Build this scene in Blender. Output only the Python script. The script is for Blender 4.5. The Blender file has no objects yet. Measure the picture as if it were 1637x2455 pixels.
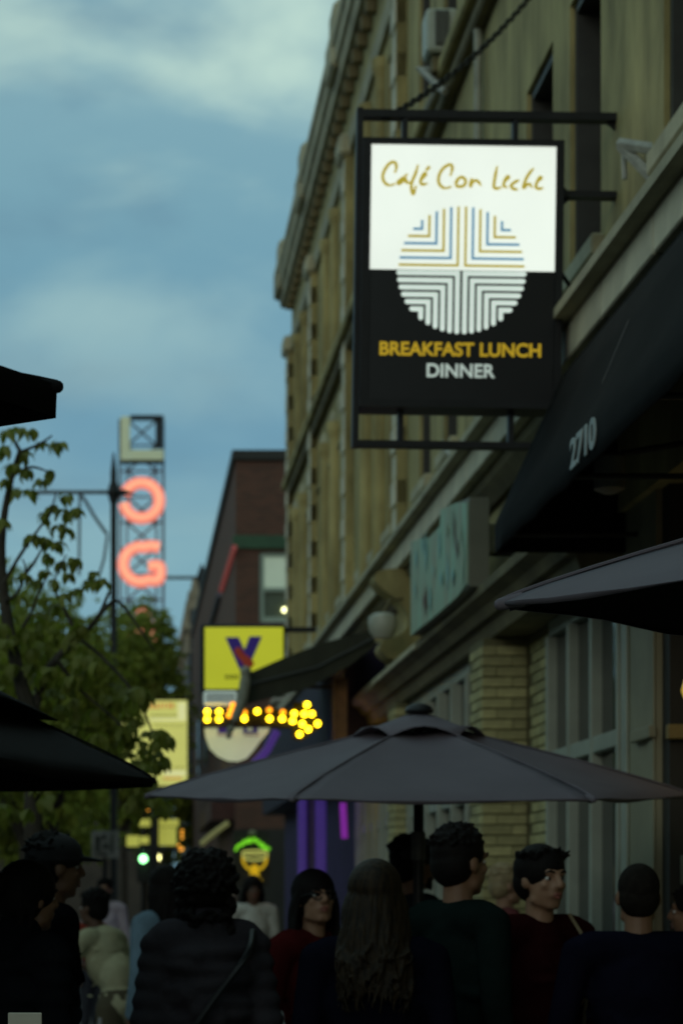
import bpy, bmesh, math, random
from mathutils import Vector, Matrix, noise
random.seed(7)
R = math.radians
scene = bpy.context.scene
col = scene.collection

# ---------------------------------------------------------------- camera
EYE = 1.6
cam_d = bpy.data.cameras.new('camera')
cam = bpy.data.objects.new('camera', cam_d); col.objects.link(cam)
cam.location = (0, 0, EYE)
cam.rotation_euler = (math.pi/2, 0, 0)      # level, aimed along the street; the view is raised and turned by lens shift (upright verticals)
cam_d.sensor_fit = 'VERTICAL'; cam_d.sensor_height = 36.0; cam_d.lens = 36.0*5800/2455
cam_d.shift_x = (818.5-310)/2455; cam_d.shift_y = (2150-1227.5)/2455
cam_d.clip_start = 0.1; cam_d.clip_end = 5000
cam_d.dof.use_dof = True
cam_d.dof.focus_distance = 5.7
cam_d.dof.aperture_fstop = 5.2
scene.camera = cam

# ---------------------------------------------------------------- world
w = bpy.data.worlds.new('World'); scene.world = w; w.use_nodes = True
nt = w.node_tree; nt.nodes.clear()
def N(t, **k):
    n = nt.nodes.new(t)
    for a, b in k.items():
        setattr(n, a, b)
    return n
SUN_EL, SUN_ROT = R(14), R(205)
out = N('ShaderNodeOutputWorld'); bg = N('ShaderNodeBackground'); bg.inputs[1].default_value = 0.135
sky = N('ShaderNodeTexSky'); sky.sky_type = 'NISHITA'; sky.sun_disc = False
sky.sun_elevation = SUN_EL; sky.sun_rotation = SUN_ROT; sky.dust_density = 2.0; sky.ozone_density = 2.0
tc = N('ShaderNodeTexCoord'); sep = N('ShaderNodeSeparateXYZ')
nt.links.new(tc.outputs['Generated'], sep.inputs[0])
ramp = N('ShaderNodeValToRGB')
cr = ramp.color_ramp; cr.interpolation = 'B_SPLINE'
stops = [(0.0, (1.0, 2.3, 3.1)), (0.09, (0.95, 2.2, 3.1)), (0.135, (1.6, 3.1, 3.5)), (0.17, (0.95, 2.2, 3.0)), (0.22, (1.0, 2.3, 3.05)),
         (0.28, (1.3, 2.7, 3.2)), (0.36, (1.9, 3.3, 3.6)), (1.0, (2.2, 3.7, 4.2))]
while len(cr.elements) < len(stops): cr.elements.new(0.5)
for e, (p, c) in zip(cr.elements, stops):
    e.position = p; e.color = (c[0]/6, c[1]/6, c[2]/6, 1)
nt.links.new(sep.outputs['Z'], ramp.inputs[0])
def cloud(scale, ns, det, lo, hi, rot):
    mp = N('ShaderNodeMapping'); mp.inputs['Scale'].default_value = scale; mp.inputs['Rotation'].default_value = (0.0, R(rot), 0.0); mp.inputs['Location'].default_value = (0.35, 0.0, 0.2)
    nt.links.new(tc.outputs['Generated'], mp.inputs[0])
    nz = N('ShaderNodeTexNoise'); nz.inputs['Scale'].default_value = ns; nz.inputs['Detail'].default_value = det; nz.inputs['Roughness'].default_value = 0.5; nz.inputs['Distortion'].default_value = 0.25
    nt.links.new(mp.outputs[0], nz.inputs['Vector'])
    mr = N('ShaderNodeMapRange', interpolation_type='SMOOTHSTEP'); mr.inputs['From Min'].default_value = lo; mr.inputs['From Max'].default_value = hi
    nt.links.new(nz.outputs['Fac'], mr.inputs['Value']); return mr
# pale cloud patches, thicker higher up
cA = cloud((1, 1, 2.1), 5.6, 5, 0.42, 0.64, -24)
hi_ = N('ShaderNodeMapRange'); hi_.inputs['From Min'].default_value = 0.19; hi_.inputs['From Max'].default_value = 0.33; hi_.inputs['To Min'].default_value = 0.14; hi_.inputs['To Max'].default_value = 1.0
nt.links.new(sep.outputs['Z'], hi_.inputs['Value'])
ma = N('ShaderNodeMath', operation='MULTIPLY'); nt.links.new(cA.outputs[0], ma.inputs[0]); nt.links.new(hi_.outputs[0], ma.inputs[1])
sc1 = N('ShaderNodeVectorMath', operation='SCALE'); sc1.inputs['Scale'].default_value = 6.0; nt.links.new(ramp.outputs[0], sc1.inputs[0])
# darker grey-blue undersides
cB = cloud((1, 1, 2.6), 6.0, 5, 0.44, 0.62, 14); mb_ = N('ShaderNodeMath', operation='MULTIPLY'); mb_.inputs[1].default_value = 0.55; nt.links.new(cB.outputs[0], mb_.inputs[0])
mxB = N('ShaderNodeMix'); mxB.data_type = 'RGBA'; mxB.inputs['B'].default_value = (0.85, 1.75, 2.35, 1); nt.links.new(mb_.outputs[0], mxB.inputs['Factor']); nt.links.new(sc1.outputs[0], mxB.inputs['A'])
mxA = N('ShaderNodeMix'); mxA.data_type = 'RGBA'; mxA.inputs['B'].default_value = (4.1, 5.6, 4.75, 1); nt.links.new(ma.outputs[0], mxA.inputs['Factor']); nt.links.new(mxB.outputs['Result'], mxA.inputs['A'])
mul = mxA
mix = N('ShaderNodeMix'); mix.data_type = 'RGBA'; mix.inputs['Factor'].default_value = 0.88
nt.links.new(sky.outputs[0], mix.inputs['A']); nt.links.new(mul.outputs['Result'], mix.inputs['B'])
nt.links.new(mix.outputs['Result'], bg.inputs[0]); nt.links.new(bg.outputs[0], out.inputs[0])

sun_d = bpy.data.lights.new('sun', 'SUN'); sun_d.energy = 0.22; sun_d.angle = R(25); sun_d.color = (1.0, 0.95, 0.8)
sun = bpy.data.objects.new('sun', sun_d); col.objects.link(sun)
sd = Vector((math.sin(SUN_ROT)*math.cos(SUN_EL), math.cos(SUN_ROT)*math.cos(SUN_EL), math.sin(SUN_EL)))
sun.rotation_euler = sd.to_track_quat('Z', 'Y').to_euler(); sun.location = (-20, -20, 30)

vs = scene.view_settings
vs.view_transform = 'Standard'; vs.look = 'None'; vs.exposure = 0.0; vs.gamma = 1.0; vs.use_curve_mapping = False
scene.cycles.max_bounces = 5; scene.cycles.diffuse_bounces = 3; scene.cycles.glossy_bounces = 3; scene.cycles.transparent_max_bounces = 6
scene.cycles.sample_clamp_indirect = 3.0

# ---------------------------------------------------------------- pixel -> place
FPX = 5800.0
def P(px, py, Y):
    return Vector(((px-310)/FPX*Y, Y, EYE + (2150-py)/FPX*Y))

# ---------------------------------------------------------------- materials
MATS = {}
def mat(name, c, rough=0.75, var=0.25, scale=6.0, bump=0.15, bscale=None, metal=0.0, emit=None, estr=0.0, spec=0.4,
        rnd=0.0, c2=None, stretch=None, coat=0.0):
    if name in MATS: return MATS[name]
    m = bpy.data.materials.new(name); m.use_nodes = True; t = m.node_tree; b = t.nodes['Principled BSDF']
    b.inputs['Roughness'].default_value = rough; b.inputs['Metallic'].default_value = metal
    b.inputs['Specular IOR Level'].default_value = spec
    co = t.nodes.new('ShaderNodeTexCoord'); n = t.nodes.new('ShaderNodeTexNoise')
    n.inputs['Scale'].default_value = scale; n.inputs['Detail'].default_value = 5; n.inputs['Roughness'].default_value = 0.62
    if stretch:
        mpn = t.nodes.new('ShaderNodeMapping'); mpn.inputs['Scale'].default_value = stretch
        t.links.new(co.outputs['Object'], mpn.inputs[0]); src = mpn.outputs[0]
    else: src = co.outputs['Object']
    t.links.new(src, n.inputs['Vector'])
    rp = t.nodes.new('ShaderNodeValToRGB'); e = rp.color_ramp.elements
    lo = [max(0, v*(1-var)) for v in c] if c2 is None else list(c2)
    e[0].position = 0.32; e[0].color = (*lo, 1); e[1].position = 0.68; e[1].color = (*[min(1, v*(1+var)) for v in c], 1)
    t.links.new(n.outputs['Fac'], rp.inputs[0]); colr = rp.outputs[0]
    if rnd:
        oi = t.nodes.new('ShaderNodeObjectInfo'); mr_ = t.nodes.new('ShaderNodeMapRange')
        mr_.inputs['To Min'].default_value = 1-rnd; mr_.inputs['To Max'].default_value = 1+rnd
        t.links.new(oi.outputs['Random'], mr_.inputs['Value'])
        sc_ = t.nodes.new('ShaderNodeVectorMath'); sc_.operation = 'SCALE'
        t.links.new(colr, sc_.inputs[0]); t.links.new(mr_.outputs[0], sc_.inputs['Scale']); colr = sc_.outputs[0]
    t.links.new(colr, b.inputs['Base Color'])
    if bump:
        n2 = t.nodes.new('ShaderNodeTexNoise'); n2.inputs['Scale'].default_value = bscale or scale*8; n2.inputs['Detail'].default_value = 4
        t.links.new(src, n2.inputs['Vector'])
        bp = t.nodes.new('ShaderNodeBump'); bp.inputs['Strength'].default_value = bump; bp.inputs['Distance'].default_value = 0.01
        t.links.new(n2.outputs['Fac'], bp.inputs['Height']); t.links.new(bp.outputs[0], b.inputs['Normal'])
    if emit:
        # lit face: faint unevenness of the tubes behind it
        rp2 = t.nodes.new('ShaderNodeMapRange'); rp2.inputs['To Min'].default_value = estr*0.88; rp2.inputs['To Max'].default_value = estr*1.12
        n3 = t.nodes.new('ShaderNodeTexNoise'); n3.inputs['Scale'].default_value = 1.7
        t.links.new(co.outputs['Object'], n3.inputs['Vector']); t.links.new(n3.outputs['Fac'], rp2.inputs['Value'])
        b.inputs['Emission Color'].default_value = (*emit, 1); t.links.new(rp2.outputs[0], b.inputs['Emission Strength'])
    if coat: b.inputs['Coat Weight'].default_value = coat
    MATS[name] = m; return m
def glassmat(name, c=(0.02, 0.025, 0.025), rough=0.06, spec=0.5):
    return mat(name, c, rough=rough, var=0.3, scale=1.5, bump=0.03, bscale=2.0, spec=spec)

# ---------------------------------------------------------------- object helpers
def tag(o, label=None, cat=None, group=None, kind=None):
    if label: o['label'] = label
    if cat: o['category'] = cat
    if group: o['group'] = group
    if kind: o['kind'] = kind
    return o
def wl(o):
    v = Vector((0, 0, 0))
    while o is not None: v = v + Vector(o.location); o = o.parent
    return v
def thing(name, label, cat, loc, group=None):
    o = bpy.data.objects.new(name, None); col.objects.link(o); o.location = loc; o.empty_display_size = 0.2
    return tag(o, label, cat, group)
def smooth_mesh(me, angle=40):
    me.polygons.foreach_set('use_smooth', [True]*len(me.polygons))
    try: me.set_sharp_from_angle(angle=R(angle))
    except Exception: pass
class MB:
    def __init__(s): s.bm = bmesh.new()
    def box(s, x0, x1, y0, y1, z0, z1, bev=0.0):
        if x0 > x1: x0, x1 = x1, x0
        if y0 > y1: y0, y1 = y1, y0
        if z0 > z1: z0, z1 = z1, z0
        v = [s.bm.verts.new(p) for p in ((x0,y0,z0),(x1,y0,z0),(x1,y1,z0),(x0,y1,z0),(x0,y0,z1),(x1,y0,z1),(x1,y1,z1),(x0,y1,z1))]
        f = [s.bm.faces.new([v[i] for i in q]) for q in ((3,2,1,0),(4,5,6,7),(0,1,5,4),(1,2,6,5),(2,3,7,6),(3,0,4,7))]
        if bev:
            es = list({e for q in f for e in q.edges})
            bmesh.ops.bevel(s.bm, geom=es, offset=bev, segments=1, affect='EDGES')
        return s
    def prism(s, pts, d, cap=True):
        a = [s.bm.verts.new(p) for p in pts]; d = Vector(d); b = [s.bm.verts.new(Vector(p)+d) for p in pts]; n = len(pts)
        for i in range(n): s.bm.faces.new((a[i], a[(i+1) % n], b[(i+1) % n], b[i]))
        if cap: s.bm.faces.new(a[::-1]); s.bm.faces.new(b)
        return s
    def face(s, pts):
        s.bm.faces.new([s.bm.verts.new(p) for p in pts]); return s
    def tube(s, pts, r, n=8, flat=None, cap=True):
        pts = [Vector(p) for p in pts]; rs = r if isinstance(r, (list, tuple)) else [r]*len(pts)
        rings = []
        for i, p in enumerate(pts):
            t = (pts[min(i+1, len(pts)-1)]-pts[max(i-1, 0)]).normalized()
            if flat is not None: u = Vector((0, 1, 0)); 
            else: u = Vector((0, 0, 1)) if abs(t.z) < 0.9 else Vector((1, 0, 0))
            a = t.cross(u).normalized(); b = a.cross(t).normalized()
            k = 1.0 if flat is None else flat
            rings.append([s.bm.verts.new(p + a*math.cos(2*math.pi*j/n)*rs[i] + b*math.sin(2*math.pi*j/n)*rs[i]*k) for j in range(n)])
        for i in range(len(rings)-1):
            for j in range(n): s.bm.faces.new((rings[i][j], rings[i][(j+1) % n], rings[i+1][(j+1) % n], rings[i+1][j]))
        if cap: s.bm.faces.new(rings[0][::-1]); s.bm.faces.new(rings[-1])
        return s
    def lathe(s, prof, c, n=16, axis='z'):
        rings = []
        for r, h in prof:
            ring = []
            for j in range(n):
                a = 2*math.pi*j/n; x, y = r*math.cos(a), r*math.sin(a)
                q = (x, y, h) if axis == 'z' else ((x, h, y) if axis == 'y' else (h, x, y))
                ring.append(s.bm.verts.new(Vector(c)+Vector(q)))
            rings.append(ring)
        for i in range(len(rings)-1):
            for j in range(n): s.bm.faces.new((rings[i][j], rings[i][(j+1) % n], rings[i+1][(j+1) % n], rings[i+1][j]))
        s.bm.faces.new(rings[0][::-1]); s.bm.faces.new(rings[-1]); return s
    def ball(s, c, r, n=2, rot=None):
        r = Vector((r, r, r)) if not hasattr(r, '__len__') else Vector(r)
        M = Matrix.Translation(Vector(c)) @ (rot.to_4x4() if rot is not None else Matrix.Identity(4)) @ Matrix.Diagonal((*r, 1))
        bmesh.ops.create_icosphere(s.bm, subdivisions=n, radius=1.0, matrix=M); return s
    def cap(s, p0, p1, r0, r1=None):
        r1 = r0 if r1 is None else r1
        s.ball(p0, r0, 2); s.ball(p1, r1, 2)
        if (Vector(p0)-Vector(p1)).length > 1e-4: s.tube([p0, p1], [r0, r1], 12)
        return s
    def build(s, name, m, parent=None, smooth=False, kind=None, angle=40, recalc=True):
        if recalc: bmesh.ops.recalc_face_normals(s.bm, faces=s.bm.faces)
        me = bpy.data.meshes.new(name)
        if parent is not None:
            off = wl(parent)
            for v in s.bm.verts: v.co -= off
        s.bm.to_mesh(me); s.bm.free()
        if smooth: smooth_mesh(me, angle)
        if m: me.materials.append(m)
        o = bpy.data.objects.new(name, me); col.objects.link(o)
        if parent is not None: o.parent = parent
        if kind: o['kind'] = kind
        return o
def piece(name, me, loc, parent):
    o = bpy.data.objects.new(name, me); col.objects.link(o); o.parent = parent; o.location = Vector(loc) - wl(parent); return o
def crv(pts, k=6):
    pts = [Vector(p) for p in pts]; q = [pts[0]*2-pts[1]] + pts + [pts[-1]*2-pts[-2]]; o = []
    for i in range(1, len(q)-2):
        for j in range(k):
            t = j/k; a, b, c, d = q[i-1], q[i], q[i+1], q[i+2]
            o.append(0.5*((2*b)+(c-a)*t+(2*a-5*b+4*c-d)*t*t+(3*b-a-3*c+d)*t**3))
    o.append(pts[-1]); return o
def text_mb(body, size, loc, facing='-Y', depth=0.004, bold=0.0, width=None, mat_=None, name='lettering', parent=None, shear=0.0, spacing=1.0):
    """built-in font turned into mesh; loc = centre of the line"""
    c = bpy.data.curves.new(name, 'FONT'); c.body = body; c.size = size; c.align_x = 'CENTER'; c.align_y = 'CENTER'
    c.extrude = depth/2; c.offset = bold; c.shear = shear; c.space_character = spacing
    o = bpy.data.objects.new('tmp', c); col.objects.link(o)
    dg = bpy.context.evaluated_depsgraph_get(); me = bpy.data.meshes.new_from_object(o.evaluated_get(dg))
    bpy.data.objects.remove(o); bpy.data.curves.remove(c)
    xs = [v.co.x for v in me.vertices]; k = 1.0
    if width: k = width/(max(xs)-min(xs))
    rot = Matrix.Rotation(math.pi/2, 4, 'X')
    if facing == '-X': rot = Matrix.Rotation(-math.pi/2, 4, 'Z') @ rot
    M = Matrix.Translation(Vector(loc)-(wl(parent) if parent else Vector())) @ rot @ Matrix.Diagonal((k, 1, 1, 1))
    me.transform(M); me.name = name
    me.materials.clear(); me.materials.append(mat_)
    ob = bpy.data.objects.new(name, me); col.objects.link(ob)
    if parent: ob.parent = parent
    return ob
# ================================================================ SETTING
M_asph = mat('asphalt', (0.05, 0.05, 0.05), 0.85, 0.3, 3, 0.3)
M_conc = mat('paving_concrete', (0.12, 0.117, 0.105), 0.8, 0.25, 2.5, 0.25)
M_kerb = mat('kerb_granite', (0.25, 0.245, 0.23), 0.8, 0.2, 8, 0.2)
M_stone = mat('olive_stone', (0.36, 0.305, 0.13), 0.85, 0.2, 2.6, 0.5, 24, c2=(0.165, 0.138, 0.055), stretch=(1, 1, 0.35))
M_terra = mat('pale_terracotta', (0.52, 0.49, 0.36), 0.7, 0.2, 3.0, 0.2, 40, rnd=0.10)
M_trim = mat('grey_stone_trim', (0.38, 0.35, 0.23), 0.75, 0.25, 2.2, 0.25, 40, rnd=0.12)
M_dtrim = mat('dark_stone_trim', (0.13, 0.11, 0.055), 0.85, 0.35, 2.0, 0.3)  # stone darker than the other trim
M_brickY = mat('buff_brick', (0.36, 0.33, 0.16), 0.85, 0.2, 14, 0.3, 90, rnd=0.22)
M_mortar = mat('mortar', (0.13, 0.12, 0.06), 0.95, 0.2, 20, 0.3)
M_glass = glassmat('window_glass')
M_frame = mat('grey_green_frame_paint', (0.31, 0.335, 0.275), 0.55, 0.12, 4, 0.08)
M_dframe = mat('dark_window_frame', (0.035, 0.035, 0.03), 0.5, 0.2, 5, 0.1)
M_cream = mat('cream_paint', (0.24, 0.225, 0.145), 0.6, 0.15, 2, 0.1)
M_black = mat('black_metal', (0.008, 0.009, 0.010), 0.5, 0.3, 9, 0.1, spec=0.3)
M_blackcloth = mat('black_awning_cloth', (0.007, 0.008, 0.0085), 0.9, 0.25, 3, 0.12, 200, spec=0.08)
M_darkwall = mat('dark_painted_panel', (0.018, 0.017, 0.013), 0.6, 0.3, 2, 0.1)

g = MB().box(-400, 400, -200, 1200, -0.30, -0.15).build('ground', M_asph); tag(g, kind='structure')
r_ = MB().box(-12, -2.6, -100, 400, -0.146, -0.13).build('road', M_asph); tag(r_, kind='structure')
ln = MB()
for k in range(-5, 60): ln.box(-7.36, -7.24, k*6, k*6+3, -0.126, -0.122)
tag(ln.build('road_marking', mat('road_paint', (0.55, 0.42, 0.08), 0.7, 0.3, 8, 0.1)), kind='structure')
pv = MB().box(-2.28, 14, -30, 150, -0.15, -0.012).build('pavement', M_conc); tag(pv, kind='structure')
slab = MB().box(-0.745, 0.745, -0.745, 0.745, -0.01, 0.0).bm
sm = bpy.data.meshes.new('paving_slab'); slab.to_mesh(sm); sm.materials.append(mat('slab_concrete', (0.13, 0.125, 0.11), 0.8, 0.25, 3, 0.25, rnd=0.12))
for i in range(3):
    for j in range(22): piece('paving_slab', sm, (-1.52+i*1.52, 2+j*1.52, 0), pv)
ks = MB().box(-0.15, 0.15, -1.49, 1.49, -0.13, 0.0, 0.012).bm
km = bpy.data.meshes.new('kerb_stone'); ks.to_mesh(km); km.materials.append(M_kerb)
kb = bpy.data.objects.new('kerb', None); col.objects.link(kb); tag(kb, kind='structure'); kb.location = (-2.43, 0, 0)
for j in range(30): piece('kerb_stone', km, (-2.43, -10+j*3, 0), kb)

# ================================================================ MAIN STONE BUILDING
XW, XP, XL = 2.6, 2.3, 2.25
Y0, Y1 = -6.0, 38.7
B = thing('stone_building', 'long olive stone building with dark upper windows running down the right side of the street', 'building', (XW, Y0, 0))
# upper wall pierced by windows
opens = [(-3.2,-2.25),(-0.2,0.75),(2.9,3.85),(6.2,7.15),(9.3,10.25),(10.8,11.78),(13.35,14.29),(14.86,15.84),(19.2,20.0),(20.9,21.7)]
bays = [22.9, 28.3, 33.6]
for b0 in bays: opens += [(b0+0.75,b0+1.45),(b0+2.15,b0+2.85),(b0+3.6,b0+4.3)]
floors = [(5.25, 6.86), (8.4, 10.0)]
ZB, ZT = 4.66, 11.2
wb = MB()
zs = [ZB]
for a, b in floors: zs += [a, b]
zs.append(ZT)
for i in range(0, len(zs), 2): wb.box(XW, XW+0.45, Y0, Y1, zs[i], zs[i+1])
ys = [Y0]
for a, b in sorted(opens): ys += [a, b]
ys.append(Y1)
for a, b in floors:
    for i in range(0, len(ys), 2): wb.box(XW, XW+0.45, ys[i], ys[i+1], a, b)
wb.box(XW+0.45, XW+9, Y0, Y1, 0.0, ZT-0.3)       # body of the building behind the facade
wb.build('wall', M_stone, B)
# far end and roof
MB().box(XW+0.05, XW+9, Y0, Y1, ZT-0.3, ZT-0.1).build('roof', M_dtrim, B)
# windows
for (za, zb) in floors:
    for (ya, yb) in opens:
        f = MB()
        x0, x1 = XW+0.24, XW+0.30
        f.box(XW+0.03, x1, ya+.001, ya+0.06, za+.001, zb-.001).box(XW+0.03, x1, yb-0.06, yb-.001, za+.001, zb-.001).box(XW+0.03, x1, ya+0.061, yb-0.061, zb-0.06, zb-.001).box(x0, x1, ya+0.06, yb-0.06, za, za+0.07)  # deep dark jambs: the shade of the reveals put into their colour
        f.box(x0-0.02, x1, ya+0.06, yb-0.06, (za+zb)/2-0.03, (za+zb)/2+0.03)
        wn = f.build('window', M_dframe, B)
        MB().box(x0+0.03, x0+0.045, ya+0.06, yb-0.06, za+0.07, zb-0.06).build('pane', M_glass, wn)
        MB().box(XW-0.07, XW+0.02, ya-0.08, yb+0.08, za-0.12, za-0.004, 0.012).build('sill', M_trim, wn)
        if random.random() < 0.4:
            MB().box(x0+0.055, x0+0.065, ya+0.08, yb-0.08, (za+zb)/2+random.uniform(-.3, .4), zb-0.08).build('blind', mat('window_blind', (0.11, 0.11, 0.09), 0.8), wn)
# spandrel panel lines between the storeys, belt course
for k, (zc, pr) in enumerate(((7.95, 0.10), (8.08, 0.17))):
    MB().box(XW-pr, XW-0.002, Y0, Y1, zc, zc+0.12, 0.02).build('belt_course', M_stone if k else M_dtrim, B)
MB().box(XW-0.03, XW-0.002, 22.9, Y1, 7.15, 7.22, 0.01).build('belt_course', M_stone, B)
# small round bosses on the spandrels
for b0 in bays:
    for dy in (1.1, 2.5, 3.95):
        MB().lathe([(0.02, -0.07), (0.10, -0.055), (0.17, -0.02), (0.19, 0.0)], (XW, b0+dy, 7.6), 14, 'x').build('medallion', M_trim, B)
# pilasters of quoin blocks
qb = [MB().box(-0.115, 0.0, -0.19, 0.19, -0.120, 0.120, 0.010).bm, MB().box(-0.10, 0.0, -0.17, 0.17, -0.118, 0.118, 0.016).bm]
qm = []
for q in qb:
    me = bpy.data.meshes.new('quoin_block'); q.to_mesh(me); me.materials.append(M_terra); qm.append(me)
for yc in (22.9, 28.3, 33.6, 38.4):
    pl = MB().box(XW-0.10, XW-0.001, yc-0.24, yc+0.24, ZB+0.1, 10.2).build('pilaster', M_stone, B)
    for k in range(22):
        piece('quoin_block', qm[k % 2], (XW-0.002, yc-0.05, ZB+0.24+k*0.25), pl)
    MB().box(XW-0.17, XW-0.001, yc-0.3, yc+0.3, 10.2, 10.45, 0.04).build('capital', M_trim, pl)
# round mullion shafts between the far windows
for b0 in bays:
    for dy in (1.8, 3.22):
        MB().lathe([(0.13, 0), (0.13, 0.1), (0.095, 0.16), (0.085, 2.4), (0.12, 2.5), (0.12, 2.6)], (XW-0.03, b0+dy, 4.9), 12).build('shaft', M_stone, B)
        MB().lathe([(0.12, 0), (0.12, 0.1), (0.085, 0.16), (0.075, 1.7), (0.11, 1.8), (0.11, 1.9)], (XW-0.02, b0+dy, 8.25), 12).build('shaft', M_stone, B)
# cornice (profile in X,Z swept along the street)
def sweep(pts, ya, yb, name, m, parent): return MB().prism([(x, ya, z) for x, z in pts], (0, yb-ya, 0)).build(name, m, parent)
sweep([(XW, 10.25), (XW-0.05, 10.25), (XW-0.07, 10.42), (XW-0.03, 10.48), (XW, 10.48)], Y0, Y1, 'architrave', M_trim, B)
cn = sweep([(XW, 11.05), (2.44, 11.08), (2.41, 11.2), (2.37, 11.22), (2.37, 11.38), (2.33, 11.42), (2.33, 11.52), (2.45, 11.56), (XW+0.5, 11.56), (XW+0.5, 11.05)], Y0, Y1+0.25, 'cornice', M_trim, B)
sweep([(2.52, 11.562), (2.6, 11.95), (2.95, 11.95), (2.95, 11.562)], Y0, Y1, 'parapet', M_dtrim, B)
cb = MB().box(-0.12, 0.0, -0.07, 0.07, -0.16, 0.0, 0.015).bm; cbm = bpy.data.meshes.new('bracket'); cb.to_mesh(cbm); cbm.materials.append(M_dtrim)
k = 0
for i in range(62): piece('bracket', cbm, (XW-0.002, 7+i*0.512, 11.046), cn)
for yc in (22.9, 28.3, 33.6, 38.5):     # cornice breaks forward over each pilaster
    MB().box(2.32, 2.44, yc-0.42, yc+0.42, 11.18, 11.62, 0.04).build('cornice_block', M_trim, cn)
    MB().box(2.36, 2.66, yc-0.34, yc+0.34, 11.57, 12.0, 0.06).build('cornice_block', M_trim, cn)
# ledge over the shopfronts
sweep([(XL, 4.667), (XL, 4.72), (XL+0.04, 4.735), (XW-0.002, 4.78), (XW-0.002, 4.662), (XL+0.03, 4.662)], Y0, Y1+0.1, 'ledge', M_trim, B)
fb = MB().box(0, 0.25, -0.592, 0.592, -0.094, 0.094, 0.008).bm; fbm = bpy.data.meshes.new('fascia_block'); fb.to_mesh(fbm); fbm.materials.append(M_terra)
fas = MB().box(2.352, XW+0.1, Y0, Y1, 4.472, 4.659).build('fascia', M_mortar, B)
for i in range(37): piece('fascia_block', fbm, (2.335, Y0+0.6+i*1.2, 4.565), fas)
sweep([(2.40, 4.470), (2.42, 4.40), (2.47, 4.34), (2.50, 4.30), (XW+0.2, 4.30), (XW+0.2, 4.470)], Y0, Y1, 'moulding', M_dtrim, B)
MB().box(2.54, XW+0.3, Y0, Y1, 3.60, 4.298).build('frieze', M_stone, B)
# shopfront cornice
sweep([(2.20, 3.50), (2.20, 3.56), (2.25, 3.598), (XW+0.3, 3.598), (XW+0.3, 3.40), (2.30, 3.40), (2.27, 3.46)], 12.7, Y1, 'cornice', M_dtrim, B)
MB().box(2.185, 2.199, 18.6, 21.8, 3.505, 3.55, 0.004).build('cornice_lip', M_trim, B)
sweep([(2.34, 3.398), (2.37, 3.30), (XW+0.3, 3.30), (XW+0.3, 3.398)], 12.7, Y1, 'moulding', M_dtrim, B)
# ---- brick piers of the ground floor
bm_ = MB().box(-0.097, 0.097, 0.0, 0.05, -0.0295, 0.0295, 0.004).bm; bY = bpy.data.meshes.new('brick'); bm_.to_mesh(bY); bY.materials.append(M_brickY)   # faces the camera (-Y)
bm_ = MB().box(0.0, 0.05, -0.097, 0.097, -0.0295, 0.0295, 0.004).bm; bX = bpy.data.meshes.new('brick'); bm_.to_mesh(bX); bX.materials.append(M_brickY)   # faces the street (-X)
bm_ = MB().box(-0.047, 0.047, 0.0, 0.05, -0.0295, 0.0295, 0.004).bm; bYh = bpy.data.meshes.new('brick'); bm_.to_mesh(bYh); bYh.materials.append(M_brickY)
bm_ = MB().box(0.0, 0.05, -0.047, 0.047, -0.0295, 0.0295, 0.004).bm; bXh = bpy.data.meshes.new('brick'); bm_.to_mesh(bXh); bXh.materials.append(M_brickY)
CH = 0.069
def brick_pier(ya, yb, xf=XP, zt=3.29, bricks=True):
    p = MB().box(xf+0.012, XW+0.4, ya+0.012, yb, 0, zt).build('pier', M_mortar, B)
    if not bricks: return p
    nz_ = int(zt/CH); z0 = nz_-44
    for k in range(max(0, z0), nz_):
        z = (k+0.5)*CH; jx = lambda: random.uniform(-.0025, .0025)
        if k % 2:
            piece('brick', bY, (xf+0.10, ya+jx(), z), p); piece('brick', bYh, (xf+0.248, ya+jx(), z), p)
            if xf+0.30 < XW: pass
        else:
            piece('brick', bYh, (xf+0.05, ya+jx(), z), p); piece('brick', bY, (xf+0.198, ya+jx(), z), p)
        n = int((yb-ya-0.02)/0.203); off = 0.10 if k % 2 else 0.0
        y = ya + 0.002
        if k % 2 == 0: piece('brick', bXh, (xf+jx(), y+0.10, z), p); y += 0.155
        else: y += 0.06
        while y+0.2 < yb: piece('brick', bX, (xf+jx(), y+0.10, z), p); y += 0.203
    return p
random.seed(3)
brick_pier(15.8, 16.45)
brick_pier(21.0, 21.6)
# recessed brick wall beside the near shop window
rw = MB().box(XW+0.012, XW+0.4, 14.92, 15.788, 0, 3.29).build('brick_wall', M_mortar, B)
for k in range(10, 47):
    z = (k+0.5)*CH; y = 14.93+(0.10 if k % 2 else 0.0)
    if k % 2: piece('brick', bXh, (XW+random.uniform(-.003, .003), 14.978, z), rw)
    while y+0.2 < 15.80: piece('brick', bX, (XW+random.uniform(-.003, .003), y+0.10, z), rw); y += 0.203
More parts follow.
